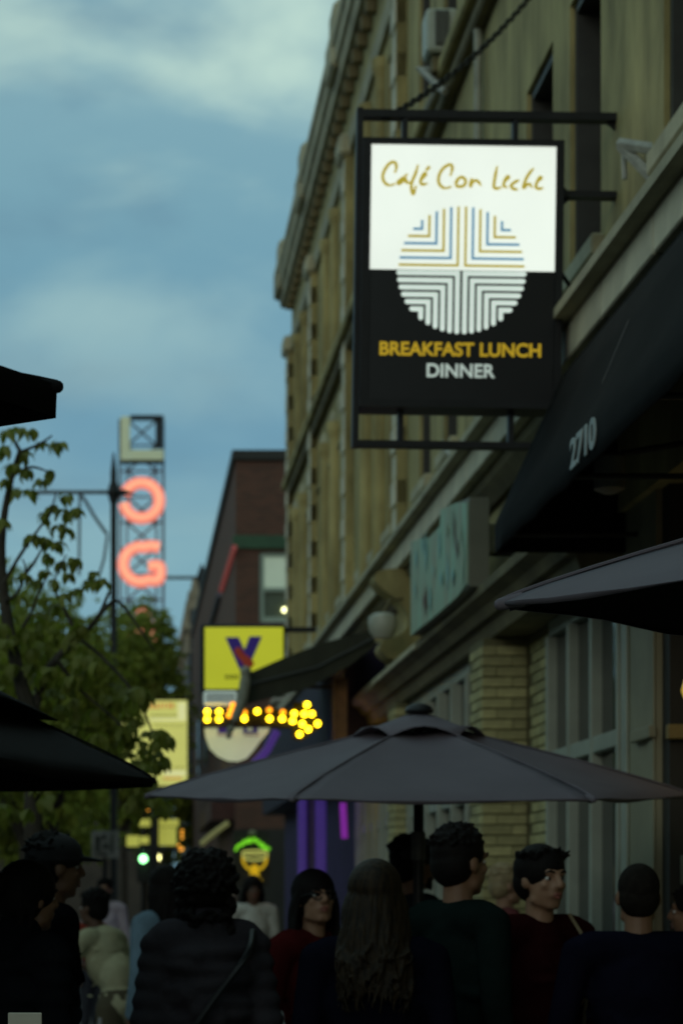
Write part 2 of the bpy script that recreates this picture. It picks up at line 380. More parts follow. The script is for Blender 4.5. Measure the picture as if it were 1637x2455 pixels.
# ---- near shop window (Y 12.65 .. 14.9)
def shop_window(ya, yb, xf, mull, ztop, ztr, dep=0.08, m=M_frame, zb=0.35, wd=0.06, glass=M_glass):
    wnd = MB().box(xf-0.02, xf+0.08, ya, yb, ztop-0.09, ztop).build('shop_window', m, B)
    MB().box(xf-0.03, xf+0.08, ya, yb, zb, zb+0.12).build('sill', m, wnd)
    for y in mull: MB().box(xf-dep, xf+0.078, y-wd/2, y+wd/2, zb+0.122, ztop-0.092, 0.006).build('mullion', m, wnd)
    mm = sorted(mull)
    for i in range(len(mm)-1):
        MB().box(xf-0.035, xf+0.07, mm[i]+wd/2+0.001, mm[i+1]-wd/2-0.001, ztr-0.045, ztr+0.045, 0.006).build('transom', m, wnd)
        MB().box(xf+0.02, xf+0.035, mm[i]+wd/2, mm[i+1]-wd/2, zb+0.12, ztr-0.05).build('pane', glass, wnd)
        MB().box(xf+0.02, xf+0.035, mm[i]+wd/2, mm[i+1]-wd/2, ztr+0.05, ztop-0.09).build('pane', glass, wnd)
    return wnd
MB().box(XW+0.001, XW+0.4, 12.65, 14.9, 0, 0.349).build('stall_riser', M_cream, B)
shop_window(12.66, 14.9, XW, [12.72, 13.45, 14.15, 14.86], 3.29, 2.44, 0.042, wd=0.06)
# curtains and things behind? dim interior strip hung behind the near panes
# ---- far shop windows
MB().box(2.47, XW+0.4, 16.46, 20.98, 0, 0.349).build('stall_riser', M_cream, B)
shop_window(16.46, 20.98, 2.46, [16.5, 17.3, 18.1, 18.9, 19.7, 20.5, 20.94], 3.29, 2.32, 0.06)
MB().box(2.47, XW+0.4, 21.61, 27.0, 0, 0.349).build('stall_riser', M_cream, B)
shop_window(21.61, 25.6, 2.46, [21.66, 22.4, 23.1, 23.8, 24.5, 25.2, 25.56], 3.25, 2.30, 0.075)
# ---- cream pilaster and dark doorway nearest the camera
cp = MB().box(XW-0.02, XW+0.4, 11.86, 12.64, 0, 4.02).build('painted_pilaster', M_cream, B)
MB().box(XW-0.035, XW-0.021, 11.86, 11.98, 0.2, 3.3, 0.004).build('panel_strip', M_cream, cp)
MB().box(XW-0.035, XW-0.021, 12.50, 12.64, 0.2, 3.3, 0.004).build('panel_strip', M_frame, cp)
MB().box(XW-0.06, XW-0.021, 11.84, 12.3, 2.38, 2.44, 0.006).build('panel_strip', M_cream, cp)
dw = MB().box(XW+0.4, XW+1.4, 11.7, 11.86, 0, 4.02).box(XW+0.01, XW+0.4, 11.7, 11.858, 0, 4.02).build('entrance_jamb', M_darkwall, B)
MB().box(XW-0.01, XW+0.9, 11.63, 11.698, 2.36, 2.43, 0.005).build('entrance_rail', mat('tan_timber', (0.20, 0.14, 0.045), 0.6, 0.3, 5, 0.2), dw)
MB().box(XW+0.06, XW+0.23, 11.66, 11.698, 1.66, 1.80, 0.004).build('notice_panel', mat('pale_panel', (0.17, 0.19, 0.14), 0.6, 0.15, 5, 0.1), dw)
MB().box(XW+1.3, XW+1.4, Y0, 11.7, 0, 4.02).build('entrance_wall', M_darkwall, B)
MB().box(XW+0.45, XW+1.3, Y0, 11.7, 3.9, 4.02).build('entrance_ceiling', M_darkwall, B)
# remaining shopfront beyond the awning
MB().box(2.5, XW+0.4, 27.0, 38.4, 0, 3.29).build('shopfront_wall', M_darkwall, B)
# console bracket over the far pier
con = MB()
prof = crv([(2.535, 4.46), (2.22, 4.45), (2.13, 4.38), (2.20, 4.28), (2.36, 4.16), (2.43, 4.0), (2.35, 3.88), (2.22, 3.84), (2.18, 3.76), (2.26, 3.68), (2.42, 3.64)], 4)
con.prism([(p[0], 21.05, p[1]) for p in [(q.x, q.y) for q in [Vector((a[0], a[1], 0)) for a in prof]]] + [(2.535, 21.05, 3.63)], (0, 0.42, 0))
con.build('console', M_stone, B)
# ================================================================ HANGING CAFE SIGN
YS = 12.85
def S(px, py, dy=0.0): p = P(px, py, YS); return Vector((p.x, YS+dy, p.z))
sg = thing('hanging_sign', 'lit white and black square cafe sign hanging from black bracket frame on the stone building', 'sign', (2.6, YS, S(0, 455).z))
MU = (S(1100, 500)-S(1000, 500)).x/100      # metres per photo pixel here
def rect(mb, x0, y0, x1, y1, d0, d1, bev=0.0):
    a, b = S(x0, y0), S(x1, y1); cx0, cx1 = min(a.x, b.x), max(a.x, b.x); return mb.box(cx0, cx1, YS+d0, YS+d1, min(a.z, b.z), max(a.z, b.z), bev)
bx = MB(); rect(bx, 872, 345, 1346, 980, 0.0, 0.26, 0.006); bx.build('sign_box', M_black, sg)
rim = MB()
rect(rim, 868, 340, 1350, 354, -0.018, 0.0); rect(rim, 868, 966, 1350, 984, -0.018, 0.0); rect(rim, 868, 354.5, 888, 965.5, -0.018, 0.0); rect(rim, 1332, 354.5, 1350, 965.5, -0.018, 0.0)
rim.build('rim', M_black, sg)
M_lit = mat('lit_white_acrylic', (0.7, 0.7, 0.68), 0.4, 0.02, 2, 0, emit=(0.76, 0.83, 0.745), estr=0.93)
M_gold = mat('gold_print', (0.35, 0.27, 0.02), 0.5, 0.1, 3, 0, emit=(0.36, 0.285, 0.03), estr=0.95)
M_blue = mat('blue_print', (0.08, 0.2, 0.35), 0.5, 0.1, 3, 0, emit=(0.075, 0.215, 0.33), estr=0.9)
M_goldd = mat('gold_letters', (0.35, 0.22, 0.01), 0.5, 0.15, 3, 0, emit=(0.38, 0.25, 0.012), estr=0.85)
M_whited = mat('white_letters', (0.5, 0.5, 0.5), 0.5, 0.1, 3, 0, emit=(0.50, 0.62, 0.56), estr=0.75)
M_olive = mat('dark_print', (0.02, 0.022, 0.01), 0.5, 0.1, 3, 0, emit=(0.05, 0.055, 0.02), estr=0.7)
wp = MB(); rect(wp, 889, 355, 1331, 654, -0.006, -0.001); wp.build('lit_panel', M_lit, sg)
bp_ = MB(); rect(bp_, 889, 654.5, 1331, 965, -0.006, -0.001); bp_.build('dark_panel', mat('black_acrylic', (0.006, 0.006, 0.007), 0.35, 0.2, 4, 0), sg)
# circle emblem: nested right-angle stripes
cx, cy, RR, st = 1108.0, 652.0, 151.0, 17.3
def stripes(kind):
    """returns strips as (x0,y0,x1,y1) in circle units, y up, for x>0 & y>0 side"""
    o = []
    for k in range(7):
        c = 9.0+st*k
        o.append((k, c))
    return o
def vstrip(mb, xc, ya, yb, hw, d):    # xc, ya, yb in emblem pixels (y up)
    rect(mb, cx+xc-hw, cy-ya, cx+xc+hw, cy-yb, d-0.002, d)
def hstrip(mb, xa, xb, yc, hw, d):
    rect(mb, cx+xa, cy-yc-hw, cx+xb, cy-yc+hw, d-0.002, d)
gd, bl = MB(), MB()
for k, c in stripes(0):
    if k > 5: break
    m_ = gd if k % 2 == 0 else bl
    hw = 3.0
    lim = math.sqrt(RR*RR-c*c)
    for s_ in (-1, 1):
        if lim > c:
            vstrip(m_, s_*c, c-hw, lim, hw, -0.006)
            a, b = sorted((s_*(c+hw), s_*lim)); hstrip(m_, a, b, c, hw, -0.006)
gd.build('gold_stripes', M_gold, sg); bl.build('blue_stripes', M_blue, sg)
# lower half: white rounded stripes on black
ws = MB(); RL = 156.0
for k in range(8):
    c = 9.0+st*k; hw = 5.7; lim = math.sqrt(max(0, RL*RL-c*c))
    if lim <= c: break
    for s_ in (-1, 1):
        x0, y0 = cx+s_*c, cy+c+1
        pts = [S(cx+s_*c, cy+lim-hw), S(x0, y0), S(cx+s_*(lim-hw), cy+c+1)]
        rect(ws, cx+s_*c-hw, cy+c+1-hw, cx+s_*c+hw, cy+lim-hw, -0.009, -0.007)
        a, b = sorted((s_*(c+hw), s_*(lim-hw))); rect(ws, cx+a, cy+c+1-hw, cx+b, cy+c+1+hw, -0.009, -0.007)
        for qx, qy in ((cx+s_*c, cy+lim-hw), (cx+s_*(lim-hw), cy+c+1)):
            q = S(qx, qy); ws.lathe([(hw*MU, 0), (hw*MU, 0.0015)], (q.x, YS-0.0107, q.z), 10, 'y')
ws.build('white_stripes', M_whited if False else mat('white_stripe_print', (0.5, 0.5, 0.5), 0.5, 0.05, 3, 0, emit=(0.62, 0.74, 0.66), estr=0.85), sg)
# script lettering, drawn stroke by stroke
def q1(x, y): return (900+x/7.127, 380+y/7.127)
def q2(x, y): return (1100+x/7.127, 380+y/7.127)
strokes = [
 [q1(*p) for p in ((320,310),(345,240),(340,160),(300,125),(230,150),(160,240),(120,340),(125,430),(175,500),(250,525),(330,495))],
 [q1(*p) for p in ((540,325),(450,400),(375,470),(400,495),(470,440),(520,405),(500,440),(550,475),(600,470))],
 [q1(*p) for p in ((715,165),(680,300),(640,400),(610,480),(610,590),(640,670),(665,600),(690,520))],
 [q1(*p) for p in ((790,420),(850,330),(825,310),(775,400),(765,475),(810,500),(880,480))],
 [q1(*p) for p in ((850,265),(915,190))],
 [q1(*p) for p in ((1265,350),(1290,280),(1300,190),(1260,155),(1180,190),(1110,270),(1070,370),(1075,470),(1120,530),(1190,560),(1290,530))],
 [q1(*p) for p in ((1345,475),(1400,400),(1470,365),(1530,420),(1510,500),(1440,530),(1370,505),(1400,430))],
 [q2(*p) for p in ((210,380),(195,450),(185,530),(230,440),(290,420),(330,450),(370,510))],
 [q2(*p) for p in ((640,170),(615,300),(595,430),(590,530),(640,550),(720,530))],
 [q2(*p) for p in ((770,440),(840,360),(815,345),(765,430),(760,510),(820,530))],
 [q2(*p) for p in ((1020,400),(940,440),(880,500),(920,550),(1000,565))],
 [q2(*p) for p in ((1265,195),(1200,270),(1130,390),(1090,540),(1150,480),(1200,470),(1240,530))],
 [q2(*p) for p in ((1320,440),(1395,365),(1370,350),(1320,440),(1305,520),(1370,545),(1430,525))],
]
sc_ = MB()
for s_ in strokes:
    pts = crv([(S(x, y).x, YS-0.0085, S(x, y).z) for x, y in s_], 4)
    n = len(pts); rs = [MU*(3.9 if 0.1 < i/n < 0.85 else 2.6) for i in range(n)]
    sc_.tube(pts, rs, 6, flat=0.35)
sc_.build('script_lettering', M_gold, sg)
p = S(1108, 846); text_mb('BREAKFAST LUNCH', 0.098, (p.x, YS-0.009, p.z), bold=0.0026, width=386*MU, mat_=M_goldd, parent=sg, spacing=1.0)
p = S(1108, 897); text_mb('DINNER', 0.100, (p.x, YS-0.009, p.z), bold=0.002, width=163*MU, mat_=mat('white_letters2', (0.5,0.5,0.5), 0.5, 0.1, 3, 0, emit=(0.42, 0.52, 0.46), estr=0.7), parent=sg)
# bracket frame of square tube
fr = MB(); t = 5.5
rect(fr, 856, 257, 871, 1074, 0.06, 0.14); 
rect(fr, 871.5, 261, 1500, 279, 0.06, 0.14); rect(fr, 871.5, 1058, 1500, 1073, 0.06, 0.14)
for x in (972, 1238):
    rect(fr, x-6.5, 279.5, x+6.5, 345, 0.065, 0.135); rect(fr, x-6.5, 984, x+6.5, 1058.5, 0.065, 0.135)
rect(fr, 1350.5, 450, 1500, 465, 0.06, 0.14)
fr.build('bracket_frame', M_black, sg)
gs = MB()
for (a, b, c_) in (((1346,425),(1346,492),(1380,458.5)), ((1500,268),(1500,310),(1450,273)), ((1500,440),(1500,477),(1470,458.5))):
    pts = [S(*a, 0.095), S(*b, 0.095), S(*c_, 0.095)]; gs.prism(pts, (0, 0.03, 0))
gs.build('gusset_plate', M_black, sg)
wpL = MB(); 
for y0, y1 in ((256, 315), (432, 486)): rect(wpL, 1490, y0, 1502, y1, 0.04, 0.18)
wpL.build('wall_plate', M_black, sg)
MB().tube([S(1345, 610, 0.11), S(1352, 640, 0.10), S(1372, 670, 0.1), S(1395, 700, 0.1)], 0.012, 6).build('power_cable', M_black, sg)
# ---- chain holding the outer corner of the frame
ch = thing('support_chain', 'dark steel chain rising from the hanging cafe sign to the upper wall', 'chain', S(932, 268, 0.11))
A_ = S(932, 268, 0.11); Bq = P(1345, -100, 2.6*5800/(1345-310)); 
lk = MB(); pr = [(0.017*math.cos(a)*1.0, 0, 0.030*math.sin(a)) for a in [i*2*math.pi/14 for i in range(14)]]
bmx = lk.bm; rr = []
for i, c_ in enumerate(pr):
    c_ = Vector(c_); nrm = Vector((c_.x, 0, c_.z)).normalized(); rr.append([bmx.verts.new(c_ + (nrm*math.cos(b)+Vector((0,1,0))*math.sin(b))*0.0062) for b in [j*2*math.pi/6 for j in range(6)]])
for i in range(14):
    for j in range(6): bmx.faces.new((rr[i][j], rr[i][(j+1) % 6], rr[(i+1) % 14][(j+1) % 6], rr[(i+1) % 14][j]))
lm = bpy.data.meshes.new('chain_link'); bmx.to_mesh(lm); smooth_mesh(lm); lm.materials.append(mat('dark_steel', (0.03, 0.028, 0.02), 0.5, 0.4, 30, 0.1, metal=0.6))
L = (Bq-A_).length; n = int(L/0.047); qd = (Bq-A_).to_track_quat('Z', 'Y')
for i in range(n):
    f = i/n; p = A_.lerp(Bq, f); p.z -= 0.10*math.sin(math.pi*f)
    o = piece('chain_link', lm, p, ch); o.rotation_mode = 'QUATERNION'
    o.rotation_quaternion = qd @ Matrix.Rotation(math.pi/2*(i % 2)+0.3, 3, 'Z').to_quaternion()
# ---- grey angle brackets bolted to the facade
M_galv = mat('galvanised_steel', (0.30, 0.31, 0.27), 0.5, 0.25, 20, 0.1)
def angle_bracket(label, pts):
    o = thing('steel_bracket', label, 'bracket', pts[0][0], 'steel brackets on the stone facade')
    for a, b, r0 in pts: MB().tube([a, b], r0, 6).build('strut', M_galv, o)
angle_bracket('grey triangular steel bracket standing on the ledge right of the cafe sign', [(P(1484, 345, 12.2), P(1600, 362, 12.0), 0.032), (P(1488, 350, 12.2), P(1562, 425, 12.1), 0.030), (P(1494, 345, 12.25), P(1497, 430, 12.25), 0.015)])
angle_bracket('small grey steel bracket under the air conditioner above the cafe sign', [(P(1012, 168, 19.3), P(1066, 220, 19.0), 0.03), (P(1050, 205, 19.1), P(1020, 270, 19.5), 0.03), (P(1000, 165, 19.6), P(1062, 168, 19.4), 0.02)])
angle_bracket('tiny grey steel bracket on the ledge just under the cafe sign', [(P(1060, 1060, 17.2), P(1082, 1095, 17.0), 0.02), (P(1082, 1095, 17.0), P(1100, 1080, 17.0), 0.015)])
# ---- air conditioner
ac = thing('air_conditioner', 'pale boxy window air conditioner on the upper wall above the cafe sign', 'air conditioner', P(1060, 130, 19.0))
a, b = P(1022, 18, 19.0), P(1097, 122, 19.0)
MB().box(a.x, b.x, 19.0, 19.3, b.z, a.z, 0.02).build('casing', mat('pale_green_enamel', (0.36, 0.40, 0.34), 0.5, 0.12, 6, 0.1), ac)
g0, g1 = P(1043, 26, 19.0), P(1075, 108, 19.0)
MB().box(g0.x, g1.x, 18.985, 18.999, g1.z, g0.z).build('grille_recess', M_black, ac)
slm = MB().box(-(g1.x-g0.x)/2, (g1.x-g0.x)/2, -0.014, 0.0, -0.0035, 0.0035).bm; slme = bpy.data.meshes.new('louvre'); slm.to_mesh(slme); slme.materials.append(mat('grey_louvre', (0.16, 0.17, 0.15), 0.5))
for k in range(17): piece('louvre', slme, ((g0.x+g1.x)/2, 18.984, g1.z+(k+0.7)*(g0.z-g1.z)/18), ac)
MB().box(a.x+0.05, b.x-0.02, 19.05, 19.28, b.z-0.14, b.z-0.021, 0.01).build('support_tray', M_dtrim, ac)
dp = MB().tube([(XW-0.05, 17.7, 4.8), (XW-0.05, 17.7, 11.0)], 0.032, 8); o = dp.build('drainpipe', mat('pale_pipe_paint', (0.27, 0.28, 0.22), 0.6), None, True)
tag(o, 'thin pale vertical pipe running up the olive wall behind the cafe sign', 'pipe')

# ================================================================ BLACK AWNING 2710
aw = thing('shop_awning', 'large black cloth awning numbered 2710 over the nearest shopfront', 'awning', (2.2, 12.6, 4.0))
ya, yb = 4.5, 12.6; XA = P(1188, 1325, yb).x; zb = P(1188, 1325, yb).z; zv = P(1188, 1258, yb).z; tp = P(1347, 908, yb)
# sloping cloth in panels between ribs, sagging a little
cl = MB(); n = 28
def apt(y, u):     # u 0 valance bottom, 0.25 valance top, 1 top
    rib = abs(math.sin((yb-y)/(yb-ya)*math.pi*6))
    if u <= 0.25:
        k = u/0.25; return (XA+0.006*math.sin(y*9)*(1-k), y, zb+(zv-zb)*k + (0.006*math.sin(y*7) if u == 0 else 0))
    k = (u-0.25)/0.75; sag = 0.022*rib*math.sin(math.pi*k)
    return (XA+(tp.x-XA)*k+sag*0.8, y, zv+(tp.z-zv)*k-sag)
us = [0, 0.12, 0.25, 0.4, 0.6, 0.8, 1.0]
grid = [[cl.bm.verts.new(apt(ya+(yb-ya)*i/n/1.0, u)) for u in us] for i in range(n+1)]
for i in range(n):
    for j in range(len(us)-1): cl.bm.faces.new((grid[i][j], grid[i+1][j], grid[i+1][j+1], grid[i][j+1]))
oc = cl.build('cloth', M_blackcloth, aw, True); md = oc.modifiers.new('thick', 'SOLIDIFY'); md.thickness = 0.006
MB().box(tp.x, XW-0.02, ya, yb-0.001, tp.z-0.02, tp.z+0.02).build('top_board', M_blackcloth, aw)
MB().prism([(XA+0.008, yb-0.012, zb), (XA+0.008, yb-0.012, zv-0.01), (tp.x, yb-0.012, tp.z-0.022), (XW-0.003, yb-0.012, tp.z-0.022), (XW-0.003, yb-0.012, zb)], (0, 0.01, 0)).build('end_panel', M_blackcloth, aw)
for y in (5.5, 7.2, 8.9, 10.6, 12.3):
    MB().tube([(XA+0.02, y, zb+0.05), (XW-0.02, y, zb+0.05)], 0.014, 6).tube([(XA+0.03, y, zv-0.03), (tp.x, y, tp.z-0.04)], 0.014, 6).build('rib', M_black, aw)
p = P(1397, 1067, 1.0); yt = (XA-0.01)/( (p.x)/1.0 ); 
zt = EYE + (P(1397, 1067, yt).z-EYE)
text_mb('2710', 0.175, (XA-0.012, yt, zt), facing='-X', depth=0.006, bold=0.004, width=0.56, mat_=mat('white_numerals', (0.33, 0.37, 0.36), 0.5, 0.1, 4, 0), parent=aw)
# grey lamp head tucked under the awning
lh = thing('wall_lamp', 'small grey cylindrical lamp head under the black awning at right', 'lamp', P(1460, 1130, 10.9))
c_ = P(1460, 1130, 10.9); MB().lathe([(0.03, -0.10), (0.07, -0.08), (0.07, 0.06), (0.03, 0.09)], c_, 12).build('housing', mat('lamp_grey', (0.14, 0.14, 0.125), 0.5), lh, True)
MB().tube([c_+Vector((0.05, 0, 0.08)), (XW-0.02, 10.9, c_.z+0.14)], 0.015, 6).build('arm', M_black, lh)

# ================================================================ TEAL BOX SIGN
ts = thing('box_sign', 'weathered teal and grey stepped box sign mounted along the facade above the far shop windows', 'sign', P(1148, 1400, 15.3))
xa = P(1125, 1300, 15.3).x; xb = P(1172, 1300, 15.3).x
def ratz(px, py, x): Y = x/((P(px, py, 1.0)).x); return Y, P(px, py, Y).z
stp = [(1125, 1192, 1405), (1098, 1205, 1432), (1060, 1222, 1465), (1058, 1262, 1467), (1030, 1290, 1490), (1010, 1262+30, 1505), (988, 1300, 1524)]
M_teal = mat('weathered_teal_print', (0.24, 0.44, 0.32), 0.6, 0.2, 3.2, 0.2, 20, c2=(0.30, 0.28, 0.19), stretch=(1, 2.6, 0.45))
tops, bots = [], []
for px, pt, pb in stp:
    Y, z = ratz(px, pt, xa); tops.append((xa, Y, z)); Yb, z2 = ratz(px, pb, xa); bots.append((xa, Y, z2))
MB().prism(tops+bots[::-1], (xb-xa, 0, 0)).build('box', mat('grey_sign_side', (0.175, 0.17, 0.13), 0.6, 0.12, 5, 0.1), ts)
MB().prism([(xa-0.012, a[1], a[2]) for a in ([(0, tops[0][1]+0.03, tops[0][2]-0.03)]+tops[1:]+bots[1:][::-1]+[(0, bots[0][1]+0.03, bots[0][2]+0.02)])], (0.010, 0, 0)).build('face', M_teal, ts)
Mcy = mat('bright_teal_letter', (0.20, 0.44, 0.40), 0.5, 0.2, 6, 0); Mbr = mat('faded_maroon_mark', (0.14, 0.08, 0.055), 0.6, 0.2, 6, 0); Mpl = mat('pale_green_mark', (0.30, 0.42, 0.28), 0.6, 0.2, 6, 0)
random.seed(5)
for k in range(20):
    px = random.uniform(995, 1117); f = random.uniform(0.1, 0.85); py = 1300-(px-985)*0.7 + f*215 - 10
    Y, z = ratz(px, py, xa-0.02); h = random.uniform(0.05, 0.16); wdt = random.uniform(0.05, 0.12)
    MB().prism([(xa-0.016-0.0007*k, Y-wdt*.5, z-h*.3), (xa-0.016-0.0007*k, Y+wdt*.2, z-h), (xa-0.016-0.0007*k, Y+wdt*.6, z+h*.2), (xa-0.016-0.0007*k, Y, z+h)], (0.0006, 0, 0)).build('painted_mark', (Mcy, Mbr, Mpl, Mcy)[k % 4], ts)
for y in (15.6, 17.4):
    MB().box(xb, XW, y, y+0.05, 3.8, 3.85).build('mount', M_black, ts)
# grey box behind the teal sign end
o = MB().box(P(1168, 1270, 15.5).x, P(1183, 1270, 15.5).x, 15.45, 15.6, P(1175, 1328, 15.5).z, P(1175, 1258, 15.5).z, 0.006).build('junction_box', M_galv); tag(o, 'narrow grey electrical box beside the end of the teal sign', 'electrical box')
# ================================================================ WHITE GLOBE SIGN on the console
gl = thing('globe_lamp', 'unlit white glass lantern drum hanging beside the scroll bracket on the facade', 'lamp', P(915, 1500, 20.6))
c_ = P(918, 1500, 20.6); k = 20.6/5800
MB().lathe([(0.02, -32*k), (22*k, -30*k), (33*k, -14*k), (36*k, 4*k), (34*k, 22*k), (18*k, 30*k), (0.02, 32*k)], c_, 20).build('glass_drum', mat('opal_glass', (0.36, 0.37, 0.30), 0.35, 0.06, 4, 0.02), gl, True)
MB().tube([c_+Vector((0, 0, 0.11)), c_+Vector((0.06, 0.02, 0.22)), c_+Vector((0.18, 0.1, 0.24))], 0.014, 6).build('arm', M_dtrim, gl)

# ================================================================ FAR AWNING AND ITS SHOP
fa = thing('shop_awning', 'dark green sloping awning over the far shopfront beside the yellow sign', 'awning', (2.3, 22.6, 3.9))
yf = 22.6; pts = [P(898, 1508, yf), P(771, 1542, yf), P(680, 1577, yf), P(600, 1612, yf)]
low = [P(586, 1690, yf), P(739, 1650, yf), P(834, 1598, yf), P(900, 1548, yf)]
M_fab = mat('dark_green_awning_cloth', (0.028, 0.030, 0.018), 0.85, 0.3, 3, 0.15, 120)
MB().prism([(p.x, p.y, p.z) for p in pts+low], (0, 0.012, 0)).build('end_panel', M_fab, fa)
aw2 = MB()
for i in range(3): 
    a, b = pts[i], pts[i+1]
    for j in range(8):
        y0_, y1_ = yf+0.012+j*0.55, yf+0.012+(j+1)*0.55
        aw2.face([(a.x, y0_, a.z), (b.x, y0_, b.z), (b.x, y1_, b.z), (a.x, y1_, a.z)])
a, b = pts[3], low[0]; aw2.face([(a.x, yf+.012, a.z), (b.x, yf+.012, b.z), (b.x, yf+4.4, b.z), (a.x, yf+4.4, a.z)])
bmesh.ops.remove_doubles(aw2.bm, verts=aw2.bm.verts, dist=1e-4)
o = aw2.build('cloth', M_fab, fa); o.modifiers.new('t', 'SOLIDIFY').thickness = 0.01
MB().tube([P(600, 1640, yf-0.03), P(760, 1600, yf-0.03), P(895, 1530, yf-0.03)], 0.012, 6).build('folding_arm', M_dframe, fa)
txt = MB()
for (x0, y0, x1, y1) in ((651,1684,659,1676),(660,1682,672,1676),(674,1680,680,1675),(686,1676,692,1668),(694,1672,702,1668)):
    txt.tube([P(x0, y0, yf-0.012), P((x0+x1)/2, (y0+y1)/2-3, yf-0.012), P(x1, y1, yf-0.012)], 0.014, 6, flat=0.3)
txt.build('lettering', mat('grey_letters', (0.4, 0.4, 0.36), 0.6), fa)
pn = MB().tube(crv([P(589, 1610, yf-0.15), P(587, 1640, yf-0.15), P(580, 1680, yf-0.15), P(566, 1720, yf-0.15), P(552, 1750, yf-0.15), P(547, 1772, yf-0.15)], 4), [0.045]*3+[0.052]*6+[0.05]*4+[0.035]*4+[0.024]*3+[0.01], 10)
pn.ball(P(589, 1610, yf-0.15), 0.055, 2)
o = pn.build('rolled_pennant', mat('grey_green_cloth', (0.22, 0.23, 0.18), 0.8, 0.2, 8, 0.2), None, True); tag(o, 'slim grey furled pennant hanging from the outer corner of the dark green awning', 'pennant')
# purple lit shop under it
ps = thing('purple_shopfront', 'purple lit shopfront with violet columns beneath the dark green awning', 'shopfront', (2.4, 27, 0))
M_pw = mat('purple_paint', (0.10, 0.05, 0.30), 0.6, 0.2, 3, 0.1); M_pd = mat('deep_violet_panel', (0.03, 0.012, 0.09), 0.6, 0.3, 3, 0.1)
ysh = 26.0
for x0, x1 in ((716, 736), (757, 783)):
    a, b = P(x0, 2100, ysh), P(x1, 2100, ysh); MB().box(a.x, b.x, ysh, ysh+0.2, 0, 3.0, 0.02).build('column', mat('violet_glow_column', (0.12, 0.07, 0.32), 0.5, 0.2, 2, 0.05, emit=(0.10, 0.055, 0.36), estr=0.16), ps)  # purple light on the columns put into their colour and glow
a, b = P(737, 2100, ysh+.1), P(756, 2100, ysh+.1); MB().box(a.x, b.x, ysh+0.1, ysh+0.15, 0, 3.0).build('grey_panel', mat('dim_grey_panel', (0.07, 0.065, 0.085), 0.6), ps)
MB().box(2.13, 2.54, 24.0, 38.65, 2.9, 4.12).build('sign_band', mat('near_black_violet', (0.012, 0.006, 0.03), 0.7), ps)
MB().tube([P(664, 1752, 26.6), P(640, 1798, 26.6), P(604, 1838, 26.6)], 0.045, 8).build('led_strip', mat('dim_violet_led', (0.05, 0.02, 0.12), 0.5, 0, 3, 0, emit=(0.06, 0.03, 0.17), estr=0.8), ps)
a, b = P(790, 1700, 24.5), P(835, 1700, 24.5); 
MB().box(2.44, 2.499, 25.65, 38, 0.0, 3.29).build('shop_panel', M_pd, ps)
q = P(826, 1960, 25.0); MB().tube([P(822, 1925, 25.2), P(826, 2010, 25.2)], 0.035, 8).build('neon_tube', mat('magenta_neon', (0.2, 0.0, 0.25), 0.4, 0, 3, 0, emit=(0.17, 0.02, 0.25), estr=0.8), ps)
q = P(817, 1681, 26); MB().ball(q, 0.034, 2).build('led_bulb', mat('violet_led', (0.1, 0.0, 0.4), 0.4, 0, 3, 0, emit=(0.18, 0.05, 1.0), estr=4.5), ps)
def lamp(name, loc, energy, color, r=0.1):
    l = bpy.data.lights.new(name, 'POINT'); l.energy = energy; l.color = color; l.shadow_soft_size = r
    o = bpy.data.objects.new(name, l); col.objects.link(o); o.location = loc; return o
lamp('violet_glow', P(700, 1860, 25.0), 5, (0.25, 0.08, 1.0), 0.2)
lamp('amber_interior', (2.15, 23.4, 2.9), 2, (1.0, 0.6, 0.12), 0.1)
lamp('amber_entrance', P(1660, 1655, 10.9), 0.7, (1.0, 0.62, 0.18), 0.05)
ll = thing('pendant_lamp', 'glowing amber pendant bulb in the dark doorway at the right edge', 'lamp', P(1641, 1655, 10.75))
MB().lathe([(0.012, 0.075), (0.03, 0.05), (0.045, 0.0), (0.03, -0.04), (0.01, -0.055)], P(1655, 1655, 10.75), 14).build('bulb', mat('amber_bulb', (0.5, 0.35, 0.1), 0.3, 0, 3, 0, emit=(0.6, 0.38, 0.05), estr=0.5), ll, True)
MB().tube([P(1655, 1655, 10.75)+Vector((0, 0, .07)), P(1655, 1655, 10.75)+Vector((0, 0, 1.2))], 0.006, 6).build('flex', M_black, ll)
# brown timber post beside it
o = MB().box(P(802, 1700, 22.9).x, P(832, 1700, 22.9).x, 22.9, 23.05, 2.6, P(800, 1625, 22.9).z).build('timber_panel', mat('rust_timber', (0.16, 0.07, 0.02), 0.7, 0.35, 6, 0.25)); tag(o, 'rust coloured timber panel under the inner end of the dark green awning', 'panel')
sg.rotation_euler = (0, R(0.85), 0)
# ================================================================ YELLOW V SIGN
YV = 25.3
def V(px, py, dy=0): p = P(px, py, YV); return Vector((p.x, YV+dy, p.z))
def vrect(mb, x0, y0, x1, y1, d0, d1, bev=0): a, b = V(x0, y0), V(x1, y1); return mb.box(a.x, b.x, YV+d0, YV+d1, b.z, a.z, bev)
vg = thing('liquor_sign', 'yellow lightbox sign with big purple letter V above a marquee strip', 'sign', V(585, 1650))
mb = MB(); vrect(mb, 482, 1496, 684, 1662, 0, 0.3, 0.02); vrect(mb, 684, 1500, 760, 1512, 0.12, 0.18); vrect(mb, 684, 1640, 820, 1648, 0.12, 0.18); mb.build('sign_box', M_black, vg)
mb = MB(); vrect(mb, 491, 1504, 679, 1652, -0.012, -0.002, 0.004); mb.build('lit_face', mat('lit_yellow_acrylic', (0.5, 0.5, 0.05), 0.4, 0.02, 3, 0, emit=(0.36, 0.38, 0.012), estr=0.85), vg)
Mvp = mat('purple_print', (0.02, 0.005, 0.12), 0.5, 0, 3, 0, emit=(0.015, 0.008, 0.09), estr=0.6)
